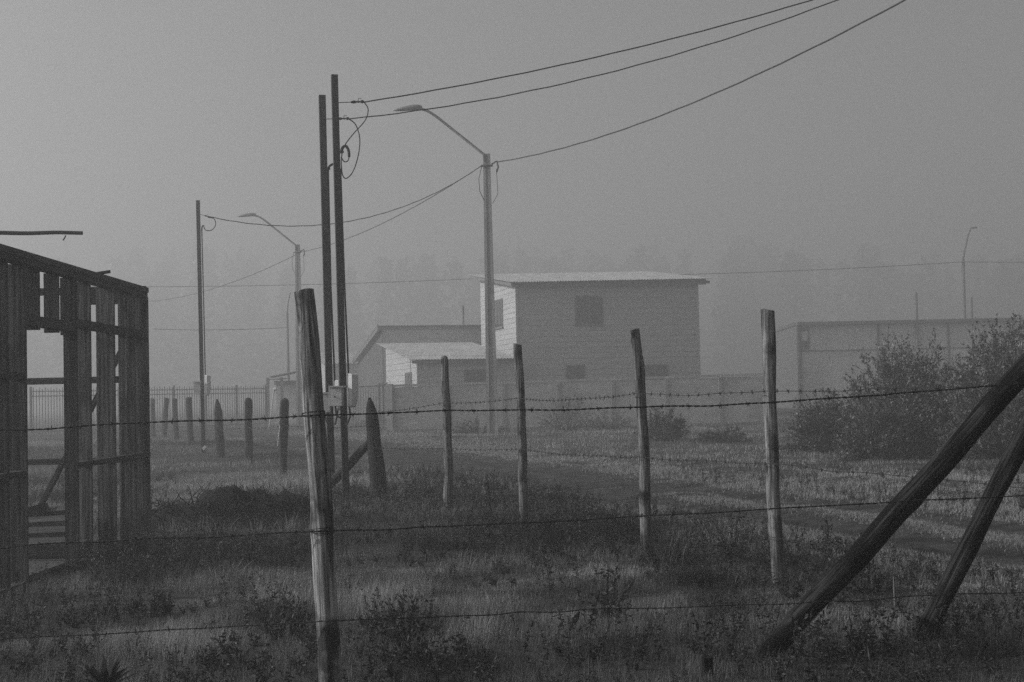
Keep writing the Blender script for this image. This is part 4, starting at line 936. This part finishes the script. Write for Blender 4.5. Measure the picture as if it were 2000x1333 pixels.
bush('bush', 'tall twiggy bush cut by the right edge above the long brace', 'bush', gp_(1965, 890, 27.5), 1.25, 1.1, 2.65, 260, 34000, .07, 52, GB)
bush('bush', 'rounded lower bush touching the straight pale post on its right', 'bush', gp_(1625, 885, 31), 1.1, 1.0, 1.42, 180, 22000, .055, 53, GB, tone=(.0, .4))
bush('bush', 'mid-height bush filling the gap between the big bush and the rounded one', 'bush', gp_(1720, 895, 28), .8, .8, 1.2, 120, 12000, .06, 54, GB, tone=(.1, .6))
bush('bush', 'dark dense round shrub just right of the crooked post', 'bush', gp_(1300, 882, 38), .85, .6, .95, 70, 5000, .07, 55, GB, tone=(.0, .25))
bush('bush', 'flat dark shrub strip right of the round shrub', 'bush', gp_(1415, 884, 37), .85, .5, .45, 60, 3500, .06, 56, GB, tone=(.0, .3))
bush('bush', 'loose scrub against the precast wall between two slim posts', 'bush', gp_(1110, 850, 49), 1.1, .7, 1.45, 40, 1500, .07, 57, GB, tone=(.4, .9))
bush('bush', 'low scrub at the foot of the near lamp pole', 'bush', gp_(935, 852, 46), 1.2, .6, .6, 50, 1400, .06, 58, GB, tone=(.4, .9))
bush('bush', 'leafy scrub low behind the crooked post, along the precast wall', 'bush', gp_(1190, 848, 50), 1.0, .6, .8, 40, 1100, .06, 59, GB, tone=(.4, .9))
GW = 'leggy weeds among the near grass'
for (px, py, d, hh, lab) in ((1190, 1170, 8.8, .42, 'leafy weed right of centre, left of the broken stump'), (790, 1215, 8.3, .38, 'upright weed right of the near log post'), (300, 1120, 9.6, .3, 'drooping weed in front of the shed frame'), (560, 1200, 8.5, .32, 'bushy weed left of the near log post'), (1620, 1060, 12.6, .4, 'bushy weed growing right of the straight pale post'), (1690, 1150, 9.9, .4, 'weed clump between the two raking braces'), (960, 980, 17, .5, 'leafy weed between the two slim posts'), (1430, 1080, 12, .45, 'thick weed left of the straight pale post'), (800, 1300, 7.5, .26, 'broad weed low beside the near post foot'), (470, 1290, 7.6, .25, 'weed near the bottom edge beside the spiky rosette')):
    bush('weed_plant', lab, 'weed', gp_(px, py, d), .17, .17, hh, 10, 230, .036, int(px) + 3, GW, mat_='weed', tone=(.1, .5))
# spiky rosette at the bottom left
def rosette(base, label, n, ln, seed):
    rg = np.random.default_rng(seed); base = Vector(base); r = MB()
    for k in range(n):
        az = rg.uniform(0, 6.28); el = rg.uniform(.35, 1.3); L = ln * rg.uniform(.6, 1.1); u = Vector((math.cos(az) * math.cos(el), math.sin(az) * math.cos(el), math.sin(el))); s = Vector((-math.sin(az), math.cos(az), 0)); V = []
        for t, ww in ((0, .6), (.35, 1), (.7, .7)):
            p = base + u * L * t + Vector((0, 0, -.25 * L * t * t)); V += [p - s * .016 * ww, p + s * .016 * ww]
        V.append(base + u * L + Vector((0, 0, -.25 * L))); r.add(V, [(0, 1, 3, 2), (2, 3, 5, 4), (4, 5, 6)])
    return tag(recentre(r.build('spiky_plant', M['twig']), base), label, 'plant')
rosette(P(205, 1350, 7.0), 'dark spiky rosette plant cut by the bottom edge at left', 46, .26, 3)

# soil bank with brush, small dark heap by the road
def heap(name, label, cat, pts_fn, mat_, seed):
    pass
rg = np.random.default_rng(8)
bk = P(455, 1005, 16.4); bk.z = float(ground_z(bk.x, bk.y)); bp = thing('brush_pile', 'dark bank of soil and brush with bare twigs beside the shed frame', 'brush pile', bk)
V = []; nx_, ny_ = 50, 18
for j in range(ny_):
    for i in range(nx_):
        a = i / (nx_ - 1) * 2 - 1; b = j / (ny_ - 1) * 2 - 1; x = bk.x + a * 1.15; y = bk.y + b * .55
        hgt = .34 * max(0, 1 - a ** 4) * max(0, 1 - b * b) * (.25 + 1.5 * float(fbm(x * 4, y * 4, 3))) + .04 * (float(fbm(x * 14, y * 14, 2)) - .5)
        V.append((x, y, float(ground_z(x, y)) - .03 + hgt))
Fc = [(j * nx_ + i, j * nx_ + i + 1, (j + 1) * nx_ + i + 1, (j + 1) * nx_ + i) for j in range(ny_ - 1) for i in range(nx_ - 1)]
MB().add(V, Fc).build('soil', M['soil'], bp, True)
tw = MB()
for k in range(520):
    cx = bk.x + (rg.uniform(-1, 1.05) if k % 3 else rg.normal(.25, .2)); p = Vector((cx, bk.y + rg.uniform(-.4, .3), bk.z + rg.uniform(.05, .22))); v = Vector((rg.normal(0, .6), rg.normal(0, .5), abs(rg.normal(.35, .35)))); L = rg.uniform(.12, .42)
    q = [p]; 
    for i in range(5): v = v + Vector((rg.normal(0, .25), rg.normal(0, .25), rg.normal(-.04, .2))); p = p + v.normalized() * L / 5; q.append(p)
    tw.tube(q, [.009, .008, .007, .006, .004, .003], 4)
for k in range(90):
    p = Vector((bk.x + .1 + rg.normal(0, .1), bk.y + rg.normal(0, .1), bk.z + .2)); v = Vector((rg.normal(0, .7), rg.normal(0, .4), abs(rg.normal(.5, .4)))); L = rg.uniform(.1, .34); q = [p]
    for i in range(5): v = v + Vector((rg.normal(0, .35), rg.normal(0, .3), rg.normal(-.06, .3))); p = p + v.normalized() * L / 5; q.append(p)
    tw.tube(q, [.008, .007, .006, .005, .004, .003], 4)
tw.build('twigs', M['twig'], bp)
hk = P(1130, 1024, 15.0); hk.z = float(ground_z(hk.x, hk.y)); hp = thing('leaf_heap', 'low dark heap of leaves at the road edge between two posts', 'heap', hk)
V = []
for j in range(14):
    for i in range(40):
        a = i / 39 * 2 - 1; b = j / 13 * 2 - 1; x = hk.x + a * .62; y = hk.y + b * .4 - a * .3
        V.append((x, y, float(ground_z(x, y)) - .03 + .2 * max(0, 1 - a ** 2) * max(0, 1 - b * b) * (.6 + .8 * float(fbm(x * 4, y * 4, 3)))))
MB().add(V, [(j * 40 + i, j * 40 + i + 1, (j + 1) * 40 + i + 1, (j + 1) * 40 + i) for j in range(13) for i in range(39)]).build('soil', M['soil'], hp, True)
nn = 1500; a = rg.uniform(-1, 1, nn); b = rg.uniform(-1, 1, nn); x = hk.x + a * .6; y = hk.y + b * .36 - a * .3; z = ground_z(x, y) + .2 * (1 - a ** 2) * (1 - b * b) * .9
leaf_object('leaves', leaf_quads(np.stack([x, y, z], 1), np.stack([rg.normal(size=nn), rg.normal(size=nn), rg.uniform(.1, 1, nn)], 1), rg.uniform(.02, .05, nn), rg.uniform(.012, .025, nn), 4), LEAF, rg.uniform(0, .35, nn), M['weed'], hp)
# broken stump and twigs in the grass
sb = P(1110, 1212, 8.3); sb.z = float(ground_z(sb.x, sb.y)); o = MB()
o.tube([sb + Vector((-.03, 0, -.05)), sb + Vector((0, 0, .04)), sb + Vector((.045, 0, .1)), sb + Vector((.065, 0, .135))], [.022, .02, .018, .006], 7)
o.tube([sb + Vector((.02, 0, 0)), sb + Vector((.06, 0, .03)), sb + Vector((.13, 0, .08)), sb + Vector((.17, 0, .1))], [.006, .006, .005, .003], 5)
o.tube([sb + Vector((.03, 0, 0)), sb + Vector((.1, 0, .035)), sb + Vector((.15, 0, .03))], [.006, .005, .003], 5)
tag(recentre(o.build('broken_stump', M['old_log'], None, True), sb), 'dark broken stump with thin twigs sticking out of the grass', 'stump')
a = P(1748, 1196, 9.2); b = P(1745, 1127, 9.2); tag(recentre(MB().tube([a - Vector((0, 0, .05)), b], .0042, 5).build('thin_stake', M['steel']), a), 'thin pale stake between the two raking braces', 'stake')

# background trees, nearly lost in the fog
def tree(px, d, h, rw, seed, label, pz=None):
    k_ = 285 / d; d *= k_; h = 1.4 + (h - 1.4) * k_ * .92; rw *= k_
    rg = np.random.default_rng(seed); x = P(px, 700, d).x; base = Vector((x, d, 0)); r = thing('tree', label, 'tree', base, 'trees fading into the fog')
    t = MB(); t.tube([base - Vector((0, 0, .3)), base + Vector((.1, 0, h * .4)), base + Vector((-.1, 0, h * .92))], [.25, .18, .04], 8); C = []
    for k in range(44):
        z = h * (.15 + .83 * k / 43); az = rg.uniform(0, 6.28); L = rw * (1.04 - z / h) * rg.uniform(.6, 1.25) + .15; e = base + Vector((math.cos(az) * L, math.sin(az) * L, z - L * .12))
        t.tube([base + Vector((0, 0, z - .3)), base.lerp(e, .5) * 1.0 + Vector((0, 0, z * .5)), e], [.07, .05, .02], 5)
        m_ = 70; f_ = rg.uniform(.2, 1.05, m_)[:, None]; C.append(np.array(tuple(base + Vector((0, 0, z))))[None] * (1 - f_) + np.array(tuple(e))[None] * f_ + rg.normal(size=(m_, 3)) * np.array([.3, .3, .22]) * (.4 + .18 * L))
    t.build('trunk', M['bark'], r); C = np.concatenate(C); n_ = len(C); ln = rg.uniform(.25, .6, n_)
    leaf_object('crown', leaf_quads(C, rg.normal(size=(n_, 3)), ln, ln * .5, seed), LEAF, rg.uniform(0, 1, n_), M['tree'], r)
for px, d, h, rw, s_, lab in ((1065, 150, 17.2, 4.6, 61, 'faint pointed tree in the fog left of the middle of the house roof'), (1290, 126, 12.6, 3.6, 63, 'faint pointed tree above the right half of the house roof'), (1445, 120, 12.2, 3.4, 64, 'faint pointed tree right of the house roof'), (300, 112, 11.6, 3.8, 66, 'faint pointed tree behind the single meter pole at left'), (1640, 130, 11.0, 3.5, 69, 'faint pointed tree above the left end of the long low building')):
    tree(px, d, h, rw, s_, lab)
def far_wood():
    rg = np.random.default_rng(77); C = []
    for k in range(150):
        px = rg.uniform(-250, 2250); d = rg.uniform(285, 360); q = P(px, 700, d)
        top = 505 + 40 * (float(fbm(px / 170 + 5, 3.3, 3)) - .5) * 2 - 22 * math.exp(-((px - 1180) / 260) ** 2) - 8 * math.exp(-((px - 300) / 120) ** 2) + rg.uniform(-12, 40)
        h = P(px, top, d).z; rw = h * rg.uniform(.13, .26); m_ = 420
        t = rg.uniform(.05, 1, m_) ** .8; r = rw * (1.06 - t) ** .8 * np.sqrt(rg.uniform(0, 1, m_)); a = rg.uniform(0, 6.28, m_)
        C.append(np.stack([q.x + r * np.cos(a), d + r * np.sin(a), t * h], 1))
    C = np.concatenate(C); n_ = len(C); ln = rg.uniform(.8, 2.2, n_)
    o = leaf_object('far_wood', leaf_quads(C, rg.normal(size=(n_, 3)), ln, ln * .6, 78), LEAF, rg.uniform(0, 1, n_), M['tree'])
    o['kind'] = 'stuff'; o['label'] = 'far wood almost lost in the fog behind the houses'
far_wood()

# ------------------------------------------------------------------ the fog itself
hz = MB().box((-420, -90, -1.3), (420, 640, 36.0)).build('haze', bpy.data.materials.new('haze_air')); hz['kind'] = 'stuff'
hm = hz.data.materials[0]; hm.use_nodes = True; N = hm.node_tree.nodes; N.remove(N['Principled BSDF'])
pv = N.new('ShaderNodeVolumePrincipled'); pv.inputs['Color'].default_value = (.93, .93, .93, 1); pv.inputs['Density'].default_value = HAZE_DENSITY; pv.inputs['Anisotropy'].default_value = 0.55
hm.node_tree.links.new(pv.outputs[0], N['Material Output'].inputs['Volume'])
